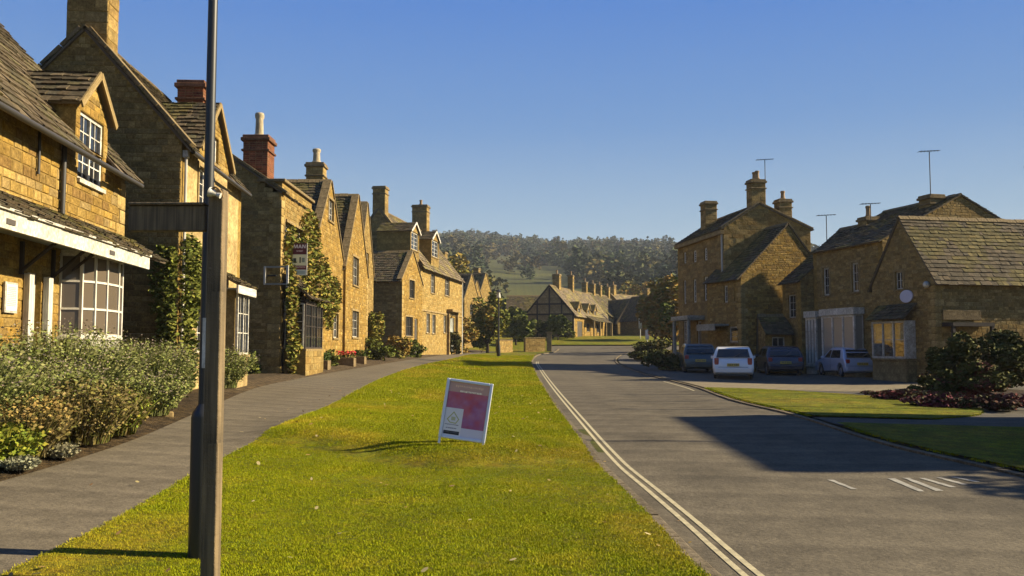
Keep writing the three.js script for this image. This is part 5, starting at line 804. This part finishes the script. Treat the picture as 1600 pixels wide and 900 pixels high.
{ const d = 84; tree('garden_tree', 'round yellow-green tree standing behind the far street lamp', at(762, 500, d).x, d, 6.0, 2.0, [...GREEN, ...GOLDEN], 4200, .17, { stem: .22 }); }
for (const [px, d, h, rx, pal, lab] of [[806, 101, 4.4, 2.2, GREEN, 'rounded green tree behind the garden wall'], [872, 108, 3.4, 1.5, GREEN, 'small green tree against the timbered gable'], [1034, 92, 8.2, 2.6, AUTUMN, 'tall russet autumn tree beside the three-storey house'], [1052, 86, 7.4, 2.2, [...AUTUMN, ...GREEN], 'brown-green autumn tree touching the three-storey house'], [1024, 108, 6.5, 2.0, AUTUMN, 'smaller russet tree next to the slim far gable'], [1000, 178, 10, 5, AUTUMN, 'far russet tree over the distant roofs'], [940, 190, 9, 5, GREEN, 'far green tree over the timbered house roof'], [776, 150, 6, 3.4, GREEN, 'far green tree above the round tree'], [720, 130, 12, 5, GOLDEN, 'golden far tree behind the dormer house']]) tree('tree', lab, at(px, 500, d).x, d, h, rx, pal, 3600, .2 + d * .0008, { stem: .2, group: 'trees up the street' });
for (const [px, d, w, h, lab] of [[812, 106, 5, 2.6, 'broad green hedge shrub behind the garden wall'], [842, 109, 4.2, 3.2, 'leafy green bush growing against the timbered gable'], [886, 110, 2.4, 2.0, 'low green bush at the corner of the timbered gable']]) shrub('shrub', lab, at(px, 500, d).x, d, w, h, [...GREEN, ...DARK], 2200, .16, 'bushes by the timbered house', 2.4);
// hedges and shrubs on the right
const RS = 'shrubs along the forecourt';
for (const [px, py, w, h, dp, pal, n, sz, lab] of [[1032, 566, 5, 1.8, 9, DARK, 5000, .12, 'long dark hedge beside the bend of the road'], [1050, 580, 2.4, 1.2, 4, DARK, 2200, .1, 'low dark hedge in front of the green car'], [1512, 618, 2.0, 2.3, 2.0, DARK, 8000, .08, 'clipped dark round bush before the cottage porch'], [1585, 612, 3.0, 2.7, 2.6, DARK, 9000, .085, 'large dark bush at the cottage wall'], [1548, 626, 2.6, 1.3, 1.8, [...DARK, [.13, .05, .03], [.1, .045, .03]], 3600, .07, 'reddish-brown loose shrub between the two dark bushes'], [1470, 624, 1.6, .8, 1.3, [...DARK, [.12, .045, .03]], 1800, .065, 'small reddish shrub at the end of the pavement'], [1360, 584, 1.0, 1.9, .9, DARK, 1500, .07, 'dark bush between the shop bay and the cottage bay'], [1440, 594, 1.4, .6, .9, [...DARK, [.1, .045, .03]], 1000, .06, 'low plants at the cottage bay foot'], [1420, 628, 2.4, .45, 1.6, [[.11, .03, .03], [.08, .035, .025], [.05, .05, .02]], 1600, .06, 'dark red ground shrub near the grass verge'], [1500, 640, 2.6, .5, 1.8, [[.12, .03, .035], [.08, .03, .03], [.05, .045, .02]], 1800, .06, 'dark red ground shrub before the clipped bush'], [1575, 645, 2.4, .55, 2, [[.11, .035, .03], [.07, .035, .025], [.045, .045, .02]], 1700, .06, 'dark red ground shrub beside the path']]) { const [x, d] = ground(px, py); shrub('shrub', lab, x, d + dp * .4, w, h, pal, n, sz, RS, dp); }
// tree outside the frame that shades the near road corner
tree('tree', 'leafy tree beside the road, only its shadow in view', 14.4, 11.9, 5.6, 1.9, GREEN, 2600, .14, { stem: .3 });
// bollard by the cottage
{ const [x, d] = ground(1461, 594), g = thing('bollard', 'short pale bollard at the pavement end by the cottage', 'bollard', x, gy(x, d) - .02, -d); mesh('shaft', cyl(.05, .06, .6, 10), M.offwhite, g); mesh('cap', new THREE.SphereGeometry(.065, 10, 6).translate(0, .6, 0), M.offwhite, g); }

// ---------------------------------------------------------------- turf and woods
{
  const s = new Soup(); seed = 77; for (let i = 0; i < 9; i++) { const a = rnd() * 6.283, r = R(0, .035), x = Math.cos(a) * r, z = Math.sin(a) * r, h = R(.01, .02), b = rnd() * 6.283, w = .0032, l = R(.004, .02); s.tri([x - Math.cos(b) * w, -.006, z - Math.sin(b) * w], [x + Math.cos(b) * w, -.006, z + Math.sin(b) * w], [x + Math.sin(b) * l, h, z - Math.cos(b) * l], [1, 1, 1]); }
  const blade = s.geo(); blade.deleteAttribute('color'); const gm = mat([1, 1, 1], .95); const spots = [];
  const sow = (L, Rr, d0, d1, per, k) => { let n = Math.round((d1 - d0) * per); for (let i = 0; i < n; i++) { const d = R(d0, d1), a = L(d), b = Rr(d), x = R(a - .06, b + .02); spots.push([x, d, k]); } };
  sow(pathR, kerbL, 5.3, 9, 9000, 1); sow(pathR, kerbL, 9, 14, 7000, 1.15); sow(pathR, kerbL, 14, 22, 5200, 1.5); sow(pathR, kerbL, 22, 40, 2200, 2.2); sow(pathR, kerbL, 40, 75, 700, 3.4); sow((d) => kerbR(d) + .12, vergeEdge, 20.3, 31, 2000, 1.8); sow((d) => kerbR(d) + .12, () => 14, 9, 18, 1200, 1.7);
  const im = new THREE.InstancedMesh(blade, gm, spots.length), m = new THREE.Matrix4(), e = new THREE.Euler(), q = new THREE.Quaternion(), col = new THREE.Color();
  spots.forEach(([x, d, k], i) => { e.set(R(-.25, .25), rnd() * 6.283, R(-.25, .25)); const sc = k * R(.75, 1.25) * (.7 + .6 * fbm(x * 1.3, d * 1.3)); m.compose(v3(x, gy(x, d) + .018, -d), q.setFromEuler(e), v3(sc, sc * .8, sc)); im.setMatrixAt(i, m); const c = turfColor(x, d), t = R(.8, 1.25), y = R(-.12, .16); im.setColorAt(i, col.setRGB(c[0] * t * (1.2 + y), c[1] * t * 1.2, c[2] * t)); });
  im.name = 'grass'; stuff(im); tag(im, 'short mown grass growing over the green and verges', 'grass'); im.castShadow = im.receiveShadow = true; scene.add(im);
  // fallen leaves
  const lf = new Soup(); leafQuad(lf, [0, 0, 0], .028, [1, 1, 1]); const lg = new THREE.CircleGeometry(.022, 6).scale(1.3, .8, 1).rotateX(-Math.PI / 2); const N = 160, li = new THREE.InstancedMesh(lg, mat([1, 1, 1], .8), N); for (let i = 0; i < N; i++) { const d = R(5.6, 26), x = R(pathR(d) - .8, kerbL(d) + .4); e.set(R(-.4, .4), rnd() * 6.283, R(-.4, .4)); const sc = R(.6, 1.3); m.compose(v3(x, gy(x, d) + (x > kerbL(d) ? -.09 : .045), -d), q.setFromEuler(e), v3(sc, sc, sc)); li.setMatrixAt(i, m); const c = pick([[.24, .13, .03], [.3, .2, .05], [.17, .09, .03], [.33, .26, .1]]); li.setColorAt(i, col.setRGB(...c)); } li.name = 'fallen_leaves'; stuff(li); tag(li, 'scattered brown fallen leaves on the green', 'leaves'); scene.add(li);
}
{ // wooded hill
  seed = 4242; const variants = [0, 1, 2, 3].map(() => crown(1, 1, 1, 300, .15, [[1, 1, 1]], 14)); variants.forEach((g) => { const c = g.attributes.color; for (let i = 0; i < c.count; i++) { const k = .75 + .5 * hash(i / 6 | 0, 3); c.setXYZ(i, k, k, k); } });
  const lists = variants.map(() => []); const open = (x, d) => { const u = x / d * 1400 + 800; return (d < 330 && u > 725 && u < 905) || (d < 600 && u > 748 + (d - 400) * .1 && u < 880 - (d - 400) * .2 + 20 * Math.sin(d / 30)) || (d < 360 && fbm(x / 26, d / 26 + 7) > .5) || fbm(x / 60 + 3, d / 50 + 11) > .66; };
  for (let d = 225; d < 1035; d += 9 + (d - 225) * .004) for (let x = -d * .17 - 25; x < d * .3 + 25; x += 9) { const xx = x + R(-4, 4), dd = d + R(-4, 4); if (open(xx, dd)) { if (rnd() > .05) continue; } lists[Math.floor(rnd() * 4)].push([xx, dd]); }
  const mm = new THREE.Matrix4(), q = new THREE.Quaternion(), col = new THREE.Color(), pal = [[.042, .052, .018], [.052, .056, .018], [.07, .06, .018], [.038, .05, .02], [.085, .066, .018], [.036, .046, .018], [.06, .068, .018]];
  lists.forEach((l, k) => { const im = new THREE.InstancedMesh(variants[k], M.leafV, l.length); l.forEach(([x, d], i) => { const r = R(2.6, 7.6), h = r * R(.9, 1.25); mm.compose(v3(x, gy(x, d) + h * .75, -d), q.setFromAxisAngle(v3(0, 1, 0), rnd() * 6.28), v3(r, h, r)); im.setMatrixAt(i, mm); const c = tint(pal[Math.floor(clamp(fbm(x / 70, d / 60) * 1.6 - .3 + R(-.25, .25), 0, .999) * pal.length)], .2); im.setColorAt(i, col.setRGB(...c)); }); im.name = numbered('hill_wood'); stuff(im); tag(im, 'mixed autumn woodland covering the far hillside', 'wood', 'woods on the hill'); im.castShadow = im.receiveShadow = true; scene.add(im); });
  // hedge line of the meadow and a far white farmhouse
}
renderer.render(scene, camera);
